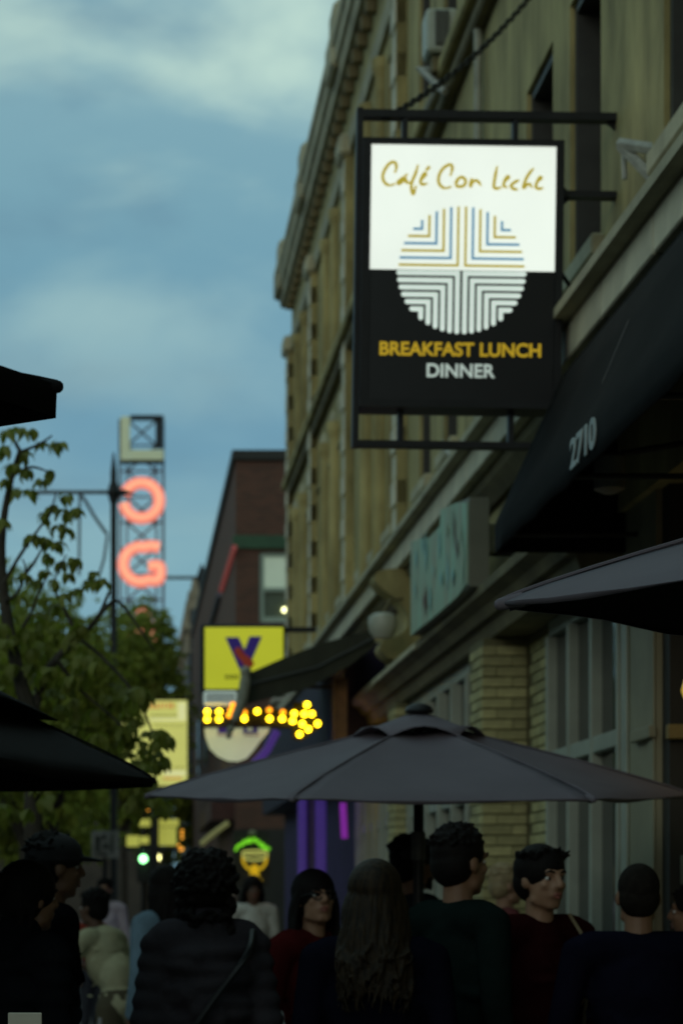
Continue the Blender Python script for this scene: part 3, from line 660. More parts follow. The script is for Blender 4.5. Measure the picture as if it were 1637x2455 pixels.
mb = MB(); vp = [(540,1528),(572,1528),(586,1558),(598,1526),(628,1526),(594,1605),(574,1605)]
vps = [V(x, y, -0.020) for x, y in vp]
mb.prism([vps[0], vps[1], vps[2], vps[5].lerp(vps[6], 0.5), vps[6]], (0, 0.006, 0)); mb.prism([vps[2]+Vector((0,-.001,0)), vps[3]+Vector((0,-.001,0)), vps[4]+Vector((0,-.001,0)), vps[5]+Vector((0,-.001,0)), vps[5].lerp(vps[6], 0.5)+Vector((0,-.001,0))], (0, 0.006, 0)); mb.build('letter_v', Mvp, vg)
MB().tube(crv([V(566, 1554, -.028), V(578, 1572, -.028), V(592, 1586, -.028), V(602, 1600, -.028)], 4), [0.02]+[0.04]*6+[0.05]*5+[0.02], 8, flat=0.1).build('red_swash', mat('dark_red_print', (0.2, 0.02, 0.01), 0.5, 0, 3, 0, emit=(0.10, 0.012, 0.004), estr=0.8), vg)
p = V(556, 1623); text_mb('VINOS', 0.13, (p.x, YV-0.016, p.z), width=32*YV/5800, mat_=mat('olive_letters', (0.05, 0.06, 0.0), 0.5, 0, 3, 0, emit=(0.10, 0.11, 0.005), estr=0.8), parent=vg, name='small_lettering') if False else None
mb = MB()
for (x0, x1) in ((540, 545), (547, 551), (553, 558), (560, 564), (566, 571)): vrect(mb, x0, 1618, x1, 1628, -0.017, -0.013)
mb.build('small_lettering', mat('olive_letters', (0.05, 0.06, 0.0), 0.5, 0, 3, 0, emit=(0.10, 0.11, 0.005), estr=0.8), vg)
mb = MB(); vrect(mb, 488, 1657, 568, 1691, -0.06, 0.05, 0.02); mb.build('marquee_strip', mat('marquee_white', (0.4, 0.42, 0.4), 0.5, 0.05, 6, 0, emit=(0.22, 0.29, 0.26), estr=0.8), vg)
p = V(528, 1674); text_mb('COCKTAILS', 0.14, (p.x, YV-0.066, p.z), width=70*YV/5800, mat_=Mvp, parent=vg, name='marquee_lettering') if False else None
mb = MB()
for x in range(498, 562, 11):
    mb.tube([V(x, 1664, -.066), V(x+5, 1668, -.066), V(x+1, 1675, -.066), V(x+5, 1684, -.066)], 0.010, 6, flat=0.3)
mb.build('marquee_lettering', mat('marquee_blue', (0.05, 0.06, 0.1), 0.5, 0, 3, 0), vg)
ar = thing('bulb_arrow_sign', 'arrow shaped row of glowing yellow bulbs pointing right beneath the yellow sign', 'sign', V(600, 1720))
mb = MB(); ap = [V(486, 1700, 0.0), V(700, 1700, 0.0), V(706, 1682, 0.0), V(745, 1690, 0.0), V(774, 1738, 0.0), V(724, 1776, 0.0), V(702, 1770, 0.0), V(700, 1745, 0.0), V(486, 1745, 0.0)]
mb.prism(ap, (0, 0.15, 0)); mb.build('backing', M_black, ar)
bulbs = [(127,1080,1),(127,1165,1),(262,1080,1),(262,1165,1),(420,1000,0),(395,1060,0),(375,1120,0),(550,1090,0),(548,1160,1),(695,1075,1),(832,1060,.4),(835,1160,1),(985,1085,0),(978,1160,1),(1115,1100,1),(1097,1185,1),(1260,1000,1),(1230,1105,1),(1315,1105,1),(1207,1218,1),(1275,1278,1),(1380,1215,1),(1175,1335,1)]
bm_ = MB().ball((0, 0, 0), 0.031, 2).bm
bms = []
for nm, e_, s_ in (('bulb_yellow', (1.0, 0.62, 0.01), 11), ('bulb_orange', (1.0, 0.32, 0.01), 2.2)):
    me = bpy.data.meshes.new('bulb'); bm_.to_mesh(me); me.materials.append(mat(nm, (0.6, 0.4, 0.05), 0.3, 0, 3, 0, emit=e_, estr=s_)); bms.append(me)
for x, y, k in bulbs: piece('bulb', bms[0 if k == 1 else 1], V(470+x/4.752, 1480+y/4.752, -0.05), ar)
sh = thing('shield_sign', 'white rounded half disc sign with purple lettering beneath the bulb arrow', 'sign', V(570, 1780))
outl = [V(*q) for q in ((487,1738),(489,1765),(500,1795),(520,1815),(545,1826),(570,1828),(592,1820),(610,1800),(628,1775),(643,1758),(651,1742),(640,1735))]
mb = MB(); mb.prism([q+Vector((0, 0.02, 0)) for q in outl], (0, 0.1, 0)); mb.build('board', M_dframe, sh)
ctr = sum(outl, Vector())/len(outl)
mb = MB(); mb.prism([ctr+(q-ctr)*0.96+Vector((0, 0.012, 0)) for q in outl], (0, 0.006, 0)); mb.build('face', mat('lit_cream_acrylic', (0.45, 0.45, 0.3), 0.5, 0.1, 4, 0, emit=(0.30, 0.34, 0.19), estr=0.85), sh)
mb = MB()
for x0, x1 in ((522, 544), (583, 592), (606, 618)): vrect(mb, x0, 1742, x1, 1758, 0.002, 0.008)
vrect(mb, 592.5, 1752, 605.5, 1758, 0.002, 0.008); mb.build('lettering', Mvp, sh)
mb = MB(); vrect(mb, 520, 1761, 560, 1764, 0.002, 0.008); vrect(mb, 584, 1761, 622, 1764, 0.002, 0.008); mb.build('lettering_shadow', mat('rust_print', (0.2, 0.08, 0.04), 0.5, 0, 3, 0, emit=(0.13, 0.06, 0.03), estr=0.8), sh)

# ================================================================ BRICK BUILDING BEYOND
M_brickR = mat('red_brick_far', (0.085, 0.038, 0.028), 0.9, 0.25, 2.2, 0.3)
def brickify(m, sx, sz, c1, c2, mort):
    t = m.node_tree; b = t.nodes['Principled BSDF']; co = t.nodes.new('ShaderNodeTexCoord'); br = t.nodes.new('ShaderNodeTexBrick')
    sp = t.nodes.new('ShaderNodeSeparateXYZ'); cb_ = t.nodes.new('ShaderNodeCombineXYZ'); ad = t.nodes.new('ShaderNodeMath'); ad.operation = 'ADD'
    t.links.new(co.outputs['Object'], sp.inputs[0]); t.links.new(sp.outputs['X'], ad.inputs[0]); t.links.new(sp.outputs['Y'], ad.inputs[1])
    t.links.new(ad.outputs[0], cb_.inputs['X']); t.links.new(sp.outputs['Z'], cb_.inputs['Y'])
    t.links.new(cb_.outputs[0], br.inputs['Vector']); br.inputs['Scale'].default_value = 1.0; br.inputs['Brick Width'].default_value = sx; br.inputs['Row Height'].default_value = sz
    br.inputs['Mortar Size'].default_value = 0.008; br.inputs['Color1'].default_value = (*c1, 1); br.inputs['Color2'].default_value = (*c2, 1); br.inputs['Mortar'].default_value = (*mort, 1)
    t.links.new(br.outputs['Color'], b.inputs['Base Color'])
brickify(M_brickR, 0.21, 0.075, (0.125, 0.048, 0.032), (0.08, 0.034, 0.024), (0.10, 0.075, 0.05))
rb = thing('brick_building', 'dark red brick building with green band and pale sash window beyond the stone building', 'building', (2.2, 50, 0))
YB = 50.0; c0 = P(565, 1105, YB); xk, zk = c0.x, c0.z
# side wall facing the camera, with an opening for the sash window
wx0, wx1 = P(622, 1400, YB).x, P(705, 1400, YB).x; wz0, wz1 = P(640, 1492, YB).z, P(640, 1322, YB).z
gz0, gz1 = P(640, 1316, YB).z, P(640, 1284, YB).z
mb = MB(); mb.box(xk, wx0, YB, YB+0.4, 0, zk).box(wx1, 9, YB, YB+0.4, 0, zk).box(wx0, wx1, YB, YB+0.4, 0, wz0).box(wx0, wx1, YB, YB+0.4, wz1, zk)
mb.box(xk, xk+0.4, YB+0.4, 84, 0, zk).box(xk+0.4, 9, 83.6, 84, 0, zk); mb.build('wall', M_brickR, rb)
MB().box(xk-0.08, 9.05, YB-0.08, 84.1, zk+0.001, zk+0.22, 0.02).build('coping', M_darkwall, rb)
MB().box(xk-0.06, 9, YB-0.06, YB-0.001, gz0, gz1, 0.01).build('green_band', mat('green_band_paint', (0.026, 0.072, 0.034), 0.6, 0.25, 2, 0.1), rb)
fw = MB(); Mpf = mat('pale_green_sash', (0.30, 0.37, 0.30), 0.5, 0.05, 3, 0.05)
fw.box(wx0, wx0+0.1, YB+0.08, YB+0.16, wz0, wz1).box(wx0+0.1, wx1, YB+0.08, YB+0.16, wz1-0.1, wz1).box(wx0+0.1, wx1, YB+0.08, YB+0.16, wz0, wz0+0.12)
zm = P(640, 1412, YB).z; fw.box(wx0+0.1, wx1, YB+0.07, YB+0.17, zm-0.04, zm+0.04); wnd = fw.build('window', Mpf, rb)
MB().box(wx0+0.1, wx1, YB+0.12, YB+0.13, zm+0.04, wz1-0.1).build('blind', mat('glowing_blind', (0.5, 0.56, 0.46), 0.8, 0.05, 3, 0, emit=(0.20, 0.26, 0.19), estr=0.6), wnd)  # faint glow put into the blind itself
MB().box(wx0+0.1, wx1, YB+0.14, YB+0.15, wz0+0.12, zm-0.04).build('pane', glassmat('pane_dim', (0.10, 0.12, 0.09), 0.2), wnd)
MB().ball(P(682, 1462, YB+0.1), 0.055, 2).build('lamp_bulb', mat('cream_bulb', (0.5, 0.5, 0.3), 0.3, 0, 3, 0, emit=(0.95, 0.95, 0.45), estr=4), wnd)
# street face: red neon line, dark shop band, windows
def stf(px, py): x = xk-0.05; Y = x/P(px, py, 1.0).x; return Vector((x, Y, P(px, py, Y).z))
a, b = stf(562, 1312), stf(530, 1415)
MB().tube([a, b], 0.055, 8).build('neon_tube', mat('dim_red_neon', (0.3, 0.05, 0.05), 0.5, 0, 3, 0, emit=(0.16, 0.035, 0.032), estr=0.7), rb)
a, b = stf(526, 1425), stf(505, 1500)
MB().tube([a, b], 0.07, 8).build('neon_tube', mat('unlit_neon', (0.12, 0.12, 0.16), 0.5), rb)
for y in (53, 57, 62, 68, 75):
    wn = MB().box(xk-0.03, xk+0.02, y, y+1.2, 5.3, 7.2).build('window', M_dframe, rb); MB().box(xk-0.045, xk-0.031, y+0.1, y+1.1, 5.4, 7.1).build('pane', M_glass, wn)
MB().box(xk-0.5, xk-0.001, 50.3, 60, 3.2, 3.6).build('canopy', mat('maroon_canopy', (0.06, 0.02, 0.015), 0.7), rb)
sw = MB().box(xk+0.02, xk+3, YB-0.02, YB-0.001, 0.3, 3.0).build('shop_window', M_darkwall, rb)
ob = thing('unseen_brick_block', 'unseen long dark brick block facing the shops from across the road', 'building', (-15, 30, 0))  # far side of the street, out of view; put in to darken the crowd
MB().box(-24, -14, -30, 95, -0.13, 7.9).build('wall', M_brickR, ob)
MB().box(-24.1, -13.85, -30.1, 95.1, 7.901, 8.2).build('coping', M_dtrim, ob)
wq = MB().box(-0.04, 0.02, -0.6, 0.6, -0.9, 0.9).bm; wqm = bpy.data.meshes.new('window'); wq.to_mesh(wqm); wqm.materials.append(M_glass)
for i in range(30):
    for z in (3.6, 6.4): piece('window', wqm, (-13.97, -27+i*4, z), ob)
# tower-like cream building further on
tb = thing('corner_building', 'slim cream corner building with stepped top beyond the brick building', 'building', (2.5, 96, 0))
YT = 96.0; M_ct = mat('cream_stone_far', (0.27, 0.22, 0.15), 0.85, 0.35, 0.9, 0.3)
def tb_box(x0, x1, ytop, ybot, d, nm='wall'): a, b = P(x0, ytop, YT), P(x1, ybot, YT); return MB().box(a.x, b.x, YT+d, YT+14, b.z, a.z, 0.03).build(nm, M_ct, tb)
tb_box(446, 520, 1440, 2250, 0); tb_box(452, 520, 1415, 1439.5, 0.1, 'attic'); tb_box(462, 520, 1385, 1414.5, 0.3, 'turret'); tb_box(440, 520, 1500, 1512, -0.3, 'belt_course'); tb_box(442, 520, 1560, 1568, -0.3, 'belt_course')
for y in (1460, 1525, 1590, 1650):
    a, b = P(455, y, YT), P(472, y+38, YT); wn = MB().box(a.x, b.x, YT-0.05, YT-0.001, b.z, a.z).build('window', M_dframe, tb); MB().box(a.x+.05, b.x-.05, YT-0.07, YT-0.051, b.z+.05, a.z-.05).build('pane', M_glass, wn)
lb = thing('low_building', 'low dark building closing the end of the street behind the trees', 'building', (-14, 130, 0))
MB().box(-40, 1.5, 130, 150, 0, 7.5).build('wall', mat('dark_brown_brick', (0.05, 0.038, 0.028), 0.9, 0.3, 1, 0.2), lb)
for i in range(9):
    a = -38+i*4.2; wn = MB().box(a, a+1.6, 129.95, 129.999, 3.6, 5.6).build('window', M_dframe, lb); MB().box(a+.1, a+1.5, 129.93, 129.949, 3.7, 5.5).build('pane', M_glass, wn)
MB().box(-40.2, 1.7, 129.8, 150.1, 7.501, 7.8).build('coping', M_dtrim, lb)
sb = thing('side_building', 'dark low block between brick building and street far behind the crowd', 'building', (1.0, 86, 0))
mb = MB(); a, b = P(455, 1600, 86), P(560, 2300, 86); mb.box(a.x, 8, 86, 95, 0, P(455, 1560, 86).z); mb.build('wall', M_darkwall, sb)
MB().box(P(470, 2000, 85.9).x, P(552, 2000, 85.9).x, 85.7, 85.99, 2.6, 3.4).build('sign_band', mat('dark_teal_band', (0.03, 0.05, 0.045), 0.6), sb)

# ================================================================ THEATRE BLADE SIGN  L O G (A N)
YL = 108.0
def G(px, py, dy=0): p = P(px, py, YL); return Vector((p.x, YL+dy, p.z))
u = YL/5800
lg = thing('blade_sign', 'tall open truss sign tower with glowing coral letters O and G under an unlit L', 'sign', G(340, 1700))
M_st = mat('truss_grey', (0.10, 0.115, 0.14), 0.6, 0.2, 2, 0)
tr = MB()
xs_ = (288, 305, 376, 392)
for x in xs_: tr.tube([G(x, 1000, 0.6), G(x, 1900, 0.6)], 0.05 if x in (305, 376) else 0.07, 6)
tr.build('tower_post', M_st, lg)
tr = MB()
for y0 in list(range(1000, 1560, 62)):
    tr.tube([G(305, y0, 0.6), G(376, y0+62, 0.6)], 0.05, 5); tr.tube([G(376, y0, 0.65), G(305, y0+62, 0.65)], 0.05, 5); tr.tube([G(288, y0, 0.6), G(392, y0, 0.6)], 0.045, 5)
tr.build('lattice', M_st, lg)
M_cor = mat('coral_neon', (0.5, 0.15, 0.1), 0.5, 0.05, 1, 0, emit=(0.82, 0.235, 0.17), estr=0.95)
M_corc = mat('coral_neon_core', (0.6, 0.2, 0.1), 0.5, 0.05, 1, 0, emit=(1.0, 0.42, 0.24), estr=1.0)
def letter(pts, nm):
    p3 = crv([G(x, y) for x, y in pts], 5) if len(pts) > 3 else [G(x, y) for x, y in pts]
    o = MB().tube(p3, 14.5*u, 10, flat=0.45).build(nm, M_cor, lg, True)
    MB().tube([q+Vector((0, -0.16, 0)) for q in p3], 5*u, 8, flat=0.5).build('tube_core', M_corc, o, True)
def arc(cx_, cy_, r_, a0, a1, n=18): return [(cx_+r_*math.cos(R(a0+(a1-a0)*i/n)), cy_-r_*math.sin(R(a0+(a1-a0)*i/n))) for i in range(n+1)]
letter(arc(340, 1200, 42.5, 162, -172, 22), 'letter_o')
letter([(383, 1312), (362, 1309)] + arc(338, 1353, 42, 78, 296, 15) + [(372, 1392), (383, 1385), (383, 1358), (356, 1358)], 'letter_g')
letter([(318, 1545), (331, 1505), (344, 1468), (357, 1505), (370, 1545)], 'letter_a')
letter([(318, 1680), (318, 1600), (318, 1600), (368, 1680), (368, 1600)], 'letter_n')
M_crm = mat('cream_enamel_glow', (0.50, 0.52, 0.36), 0.5, 0.05, 1, 0, emit=(0.14, 0.17, 0.10), estr=0.7)  # the unlit L is brightened by a faint glow of its own
mb = MB()
a, b = G(290, 998), G(312, 1105); mb.box(a.x, b.x, YL, YL+0.4, b.z, a.z, 0.03)
a, b = G(312.5, 1078), G(393, 1103); mb.box(a.x, b.x, YL, YL+0.4, b.z, a.z, 0.03)
mb.build('letter_l', M_crm, lg)
mb = MB(); a, b = G(374, 1000), G(388, 1072); mb.box(a.x, b.x, YL, YL+0.4, b.z, a.z)
a, b = G(312.5, 995), G(393, 1000); mb.box(a.x, b.x, YL, YL+0.4, b.z-0.05, a.z); a, b = G(290, 1104), G(393, 1108); mb.box(a.x, b.x, YL-0.1, YL+0.5, b.z, a.z)
mb.build('letter_shroud', M_black, lg)
# ================================================================ STREET LAMPS
def street_lamp(label, px, ptop, pyarm, ax0, ax1, Y, r):
    o = thing('street_lamp', label, 'street lamp', (P(px, 2000, Y).x, Y, 0), 'tall dark street poles')
    b = P(px, pyarm, Y)
    MB().tube([(b.x, Y, 0), (b.x, Y, P(px, (ptop+pyarm)/2, Y).z), (b.x, Y, P(px, ptop, Y).z)], [r*1.15, r, r*0.25], 10).build('pole', M_black, o, True)
    MB().tube([P(ax0, pyarm, Y), P(ax1, pyarm, Y)], r*0.62, 8).build('arm', mat('grey_arm', (0.10, 0.115, 0.125), 0.5), o, True)
    MB().ball(b, r*2.0, 2).lathe([(r*0.3, -r*6), (r*1.6, -r*1.5), (r*1.6, r*1.5), (r*0.3, r*5)], b, 10).build('collar', M_black, o, True)
    return o
o = street_lamp('dark street lamp pole crossing in front of the coral letter O', 273, 1085, 1180, 60, 262, 40, 0.055)
MB().tube([P(284, 1181, 40), P(300, 1180, 40), P(322, 1184, 40)], [0.06, 0.045, 0.01], 8).build('finial', M_black, o, True)
ct = MB(); Mfine = mat('grey_arm', (0.1,)*3)
ct.tube([P(258, 1282, 40), P(228, 1240, 40), P(205, 1200, 40), P(192, 1184, 40)], 0.03, 6).tube([P(192, 1184, 40), P(190, 1380, 40)], 0.025, 6).tube([P(258, 1285, 40), P(250, 1340, 40), P(238, 1380, 40)], 0.025, 6)
ct.build('bracing', Mfine, o)
o = street_lamp('distant street pole with dark box beside the brick building roof', 484, 1362, 1385, 398, 478, 80, 0.09)
MB().box(P(478, 1385, 79.8).x, P(500, 1385, 79.8).x, 79.6, 80.1, P(480, 1402, 79.8).z, P(480, 1368, 79.8).z, 0.03).build('control_box', M_black, o)

# ================================================================ YELLOW MENU BOARD, MARQUEE, TRAFFIC LIGHT ...
YM = 58.0
def Mq(px, py, dy=0): p = P(px, py, YM); return Vector((p.x, YM+dy, p.z))
def mrect(mb, x0, y0, x1, y1, d0, d1): a, b = Mq(x0, y0), Mq(x1, y1); return mb.box(a.x, b.x, YM+d0, YM+d1, b.z, a.z)
mg = thing('lightbox_board', 'tall pale yellow lit board with red heading partly behind the leaves', 'sign', Mq(371, 1880))
mb = MB(); mrect(mb, 290, 1674, 453, 1888, 0, 0.3); mb.build('cabinet', M_black, mg)
mb = MB(); mrect(mb, 295, 1679, 449, 1884, -0.02, -0.003); mb.build('lit_face', mat('lit_pale_yellow', (0.5, 0.5, 0.2), 0.5, 0.05, 4, 0, emit=(0.46, 0.46, 0.105), estr=0.88), mg)
mb = MB(); mrect(mb, 427, 1684, 446, 1728, -0.03, -0.021); mrect(mb, 360, 1722, 426, 1728, -0.03, -0.021); mrect(mb, 392, 1847, 446, 1860, -0.03, -0.021); mb.build('white_panel', mat('lit_white_patch', (0.5, 0.5, 0.3), 0.5, 0.02, 4, 0, emit=(0.60, 0.60, 0.27), estr=0.9), mg)
Mrd = mat('red_heading', (0.4, 0.1, 0.02), 0.5, 0.1, 4, 0, emit=(0.46, 0.13, 0.03), estr=0.9)
mb = MB(); x = 322
random.seed(2)
while x < 420:
    wdt = random.choice((7, 8, 9)); mrect(mb, x, 1685, x+3, 1699, -0.032, -0.022); mrect(mb, x+3.2, 1685+random.choice((0, 5, 10)), x+wdt-2, 1690+random.choice((0, 5, 8)), -0.032, -0.022); x += wdt+1
mb.build('red_heading', Mrd, mg); mb = MB(); x = 392
while x < 434: mrect(mb, x, 1864, x+4, 1868, -0.032, -0.022); x += 5.5
mb.build('red_lettering', Mrd, mg)
mb = MB(); x = 362
while x < 425: mrect(mb, x, 1714, x+4, 1719, -0.032, -0.022); x += 5.5
for y in (1735, 1742, 1838, 1843): mrect(mb, 370, y, 444, y+1.5, -0.032, -0.022)
mb.build('small_lettering', mat('dim_olive_print', (0.2, 0.2, 0.05), 0.5, 0, 3, 0, emit=(0.20, 0.21, 0.05), estr=0.8), mg)
MB().box(Mq(371, 1900).x-0.1, Mq(371, 1900).x+0.1, YM+0.1, YM+0.3, 0, Mq(371, 1889).z).build('post', M_black, mg)
lm_ = thing('lit_marquee', 'low yellow lit canopy over the street beneath the tall lit board', 'marquee', Mq(365, 2040))
Mly = mat('lit_marquee_yellow', (0.5, 0.5, 0.1), 0.5, 0.15, 1.5, 0, emit=(0.36, 0.36, 0.06), estr=0.8)
for (x0, y0, x1, y1) in ((304, 2002, 334, 2028), (336, 2004, 358, 2022), (362, 1982, 424, 2026), (335, 1962, 430, 1980)):
    mb = MB(); mrect(mb, x0, y0, x1, y1, 0.5, 0.6); mb.build('lit_panel', Mly, lm_)
mb = MB(); mrect(mb, 300, 2029, 432, 2036, 0.3, 1.6); mb.build('edge', M_black, lm_)
def light_pt(name, label, cat, px, py, Y, rad, colr, s, housing=True, group=None):
    o = thing(name, label, cat, P(px, py, Y), group)
    MB().ball(P(px, py, Y), rad, 2).build('lens', mat('lens_%s' % ('g' if colr[1] > colr[0] else 'y%d' % int(s)), (0.5, 0.5, 0.4), 0.3, 0, 3, 0, emit=colr, estr=s), o, True)
    if housing:
        q = P(px, py, Y+rad*1.2); MB().box(q.x-rad*1.7, q.x+rad*1.7, q.y, q.y+0.25, q.z-rad*6, q.z+rad*2, 0.02).build('housing', M_black, o)
        MB().tube([(q.x, q.y+0.12, 0), (q.x, q.y+0.12, q.z-rad*6)], 0.05, 8).build('pole', M_black, o)
    return o
light_pt('traffic_light', 'traffic light glowing green far down the street', 'traffic light', 344, 2059, 62, 0.10, (0.30, 1.0, 0.36), 6)
light_pt('street_lantern', 'round warm white lantern right beside the green traffic light', 'lantern', 376, 2055.5, 63, 0.10, (1.0, 0.95, 0.35), 6.5)
lits = [(437,1992,'topmost'),(437,2000,''),(437,2009,''),(429,2027,''),(430,2035,''),(438,2035,''),(433,2037,''),(409,1934,''),(355,1944,''),(357,1937,''),(463,2053,'')]
fg = thing('string_lights', 'string of tiny orange bulbs hanging beside the lit canopy', 'string lights', P(437, 1990, 70))
bm_ = MB().ball((0, 0, 0), 0.035, 1).bm; me = bpy.data.meshes.new('bulb'); bm_.to_mesh(me); me.materials.append(mat('tiny_orange', (0.5, 0.3, 0.1), 0.3, 0, 3, 0, emit=(1.0, 0.42, 0.04), estr=2.2))
for x, y, _ in lits: piece('bulb', me, P(x, y, 70), fg)
MB().tube([P(355, 1930, 70.05), P(409, 1933, 70.05), P(437, 1985, 70.05), P(437, 2012, 70.05), P(431, 2040, 70.05), P(463, 2053, 70.05)], 0.012, 5).build('wire', M_black, fg)
ws_ = thing('street_sign', 'pale square street sign with faded dark marks above the crowd at left', 'sign', P(255, 2100, 30))
a, b = P(220, 1992, 30), P(286, 2058, 30); MB().box(a.x, b.x, 30, 30.02, b.z, a.z, 0.004).build('plate', mat('faded_white_sign', (0.21, 0.21, 0.19), 0.6, 0.25, 9, 0.1, c2=(0.07, 0.075, 0.06)), ws_)
mb = MB()
for (x0, y0, x1, y1) in ((228,2004,240,2040),(246,2000,254,2012),(248,2022,262,2034),(266,2008,271,2046),(232,2046,258,2051)):
    a, b = P(x0, y0, 29.99), P(x1, y1, 29.99); mb.box(a.x, b.x, 29.985, 29.998, b.z, a.z)
mb.build('marking', mat('sign_dark_mark', (0.04, 0.045, 0.035), 0.7), ws_)
MB().tube([(P(252, 2060, 30.06).x, 30.06, 0), (P(252, 2060, 30.06).x, 30.06, P(252, 1990, 30).z)], 0.03, 8).build('post', M_black, ws_)
# margarita sign
YG = 44.0
def Q(px, py, dy=0): p = P(px, py, YG); return Vector((p.x, YG+dy, p.z))
mgt = thing('neon_sign', 'neon cocktail glass in amber with a bright green leafy rim above it', 'neon sign', Q(610, 2115))
Mng = mat('green_neon', (0.1, 0.3, 0.02), 0.5, 0, 3, 0, emit=(0.20, 0.72, 0.02), estr=0.95); Mna = mat('amber_neon', (0.3, 0.2, 0.0), 0.5, 0, 3, 0, emit=(0.50, 0.31, 0.008), estr=0.95); Mnp = mat('pale_yellow_neon', (0.3, 0.3, 0.1), 0.5, 0, 3, 0, emit=(0.44, 0.44, 0.10), estr=0.9)
gv = MB(); kk = YG/5800; random.seed(4)
for i in range(70):
    f = i/69; x = 564+80*f; y = 2036-22*math.sin(math.pi*min(1, f*1.05)); a = random.uniform(0, 6.28); r_ = random.uniform(5, 8.5)
    gv.tube([Q(x, y, random.uniform(-.05, .05)), Q(x+r_*math.cos(a), y+r_*math.sin(a), random.uniform(-.05, .05))], [2.2*kk, 0.9*kk], 5)
gv.build('leafy_rim', Mng, mgt)
gv = MB(); gv.tube(crv([Q(*q) for q in ((582,2047),(585,2042),(610,2040),(636,2042),(640,2048),(636,2058),(610,2062),(586,2058),(582,2047))], 3), 2.4*kk, 6, flat=0.5); gv.tube([Q(588, 2049), Q(634, 2049)], 2.2*kk, 6, flat=0.5); gv.build('rim_tube', Mnp, mgt)
gv = MB(); gv.tube(crv([Q(*q) for q in ((582,2055),(585,2070),(598,2084),(610,2074),(603,2090),(602,2105))], 4), 3.2*kk, 6, flat=0.5); gv.tube(crv([Q(*q) for q in ((639,2055),(636,2070),(623,2084),(610,2074),(617,2090),(619,2105))], 4), 3.2*kk, 6, flat=0.5); gv.tube([Q(610, 2082, .06), Q(610, 2106, .06)], 5*kk, 6, flat=0.3)
gv.tube([Q(594, 2113), Q(628, 2113)], 5.5*kk, 8, flat=0.5); gv.build('glass_outline', Mna, mgt)
MB().box(Q(560, 0).x, Q(648, 0).x, YG+0.15, YG+0.25, Q(0, 2125).z, Q(0, 1990).z).build('backing', M_darkwall, mgt)
MB().tube([(Q(604, 0).x, YG+0.3, 0), (Q(604, 0).x, YG+0.3, Q(0, 2125).z)], 0.05, 8).build('stand', M_black, mgt)
MB().lathe([(0.02, 0), (0.07, 0.02), (0.075, 0.08), (0.02, 0.11)], Q(606, 2005, 0.1), 10).build('cap_lamp', mat('dim_cap', (0.2, 0.19, 0.1), 0.5), mgt)
# leaning yellow strip on the brick building's street face
o = MB().tube([P(482, 2024, 46), P(512, 1998, 46), P(548, 1972, 46)], 0.05, 6, flat=0.5).build('lit_strip', mat('dim_yellow_strip', (0.25, 0.24, 0.1), 0.6, 0.2, 5, 0, emit=(0.12, 0.115, 0.04), estr=0.6)); tag(o, 'slanting pale yellow strip light left of the green neon rim', 'strip light')
# dim things down the street: parked cars seen between people
def car(label, x, y, colr, nm):
    c = thing('parked_car', label, 'car', (x, y, -0.13), 'cars parked down the street')
    M_c = mat(nm, colr, 0.3, 0.1, 3, 0.02, coat=0.5)
    prof = [(-2.2, .35), (-2.25, .75), (-2.05, 1.0), (-1.5, 1.08), (-0.95, 1.5), (0.6, 1.52), (1.25, 1.1), (2.1, .95), (2.25, .7), (2.2, .35)]
    m = MB().prism([(x-0.88, y+a, z-.13) for a, z in prof], (1.76, 0, 0)); bmesh.ops.bevel(m.bm, geom=[e for e in m.bm.edges], offset=0.06, segments=2, affect='EDGES'); m.build('body', M_c, c, True)
    MB().prism([(x-0.70, y-2.255+0.01*0+0.62+a, z-.13) for a, z in ((0, 1.10), (0.42, 1.45))] + [(x+0.70, y-1.635+0.42, 1.32), (x+0.70, y-1.635, 0.97)], (0, -0.03, 0.03)).build('rear_window', M_glass, c)
    for sx in (-1, 1):
        MB().box(x+sx*0.62-0.16, x+sx*0.62+0.16, y-2.29, y-2.24, .62, .74, 0.01).build('tail_light', mat('tail_red', (0.25, 0.02, 0.015), 0.3, 0, 3, 0), c)
        for wy in (-1.4, 1.4): MB().lathe([(0.2, -0.1), (0.32, -0.1), (0.33, 0), (0.32, 0.1), (0.2, 0.1)], (x+sx*0.8, y+wy, .19), 18, 'x').build('wheel', M_black, c, True)
car('dark maroon car parked at the kerb down the street', -3.7, 34, (0.09, 0.015, 0.012), 'car_maroon')
car('grey car parked behind the maroon one down the street', -3.7, 40.5, (0.10, 0.11, 0.12), 'car_grey')
# ================================================================ TREES
M_leaf = mat('near_leaf_green', (0.20, 0.22, 0.035), 0.6, 0.35, 2.5, 0.1, rnd=0.35)
M_leaff = mat('far_leaf_green', (0.18, 0.20, 0.024), 0.7, 0.5, 0.9, 0.1)
M_bark = mat('dark_bark', (0.045, 0.038, 0.028), 0.9, 0.3, 10, 0.5, 40)
for m_ in (M_leaf, M_leaff):     # thin leaves let some light through
    t = m_.node_tree; b = t.nodes['Principled BSDF']; o_ = t.nodes['Material Output']
    tl = t.nodes.new('ShaderNodeBsdfTranslucent'); tl.inputs[0].default_value = (0.22, 0.28, 0.03, 1); mx = t.nodes.new('ShaderNodeMixShader'); mx.inputs[0].default_value = 0.4
    t.links.new(b.outputs[0], mx.inputs[1]); t.links.new(tl.outputs[0], mx.inputs[2]); t.links.new(mx.outputs[0], o_.inputs['Surface'])
def leaf_verts(L, W, droop):
    """outline of a drooping leaf along +x, folded along its midrib"""
    pts = []
    for t in (0, 0.3, 0.65, 1.0):
        x = L*t*math.cos(droop*t*0.6); z = -L*t*t*droop*0.55
        wv = W*math.sin(math.pi*min(1, 0.08+t*0.92))**0.8 if t < 1 else 0.0
        pts.append((x, wv, z))
    return pts
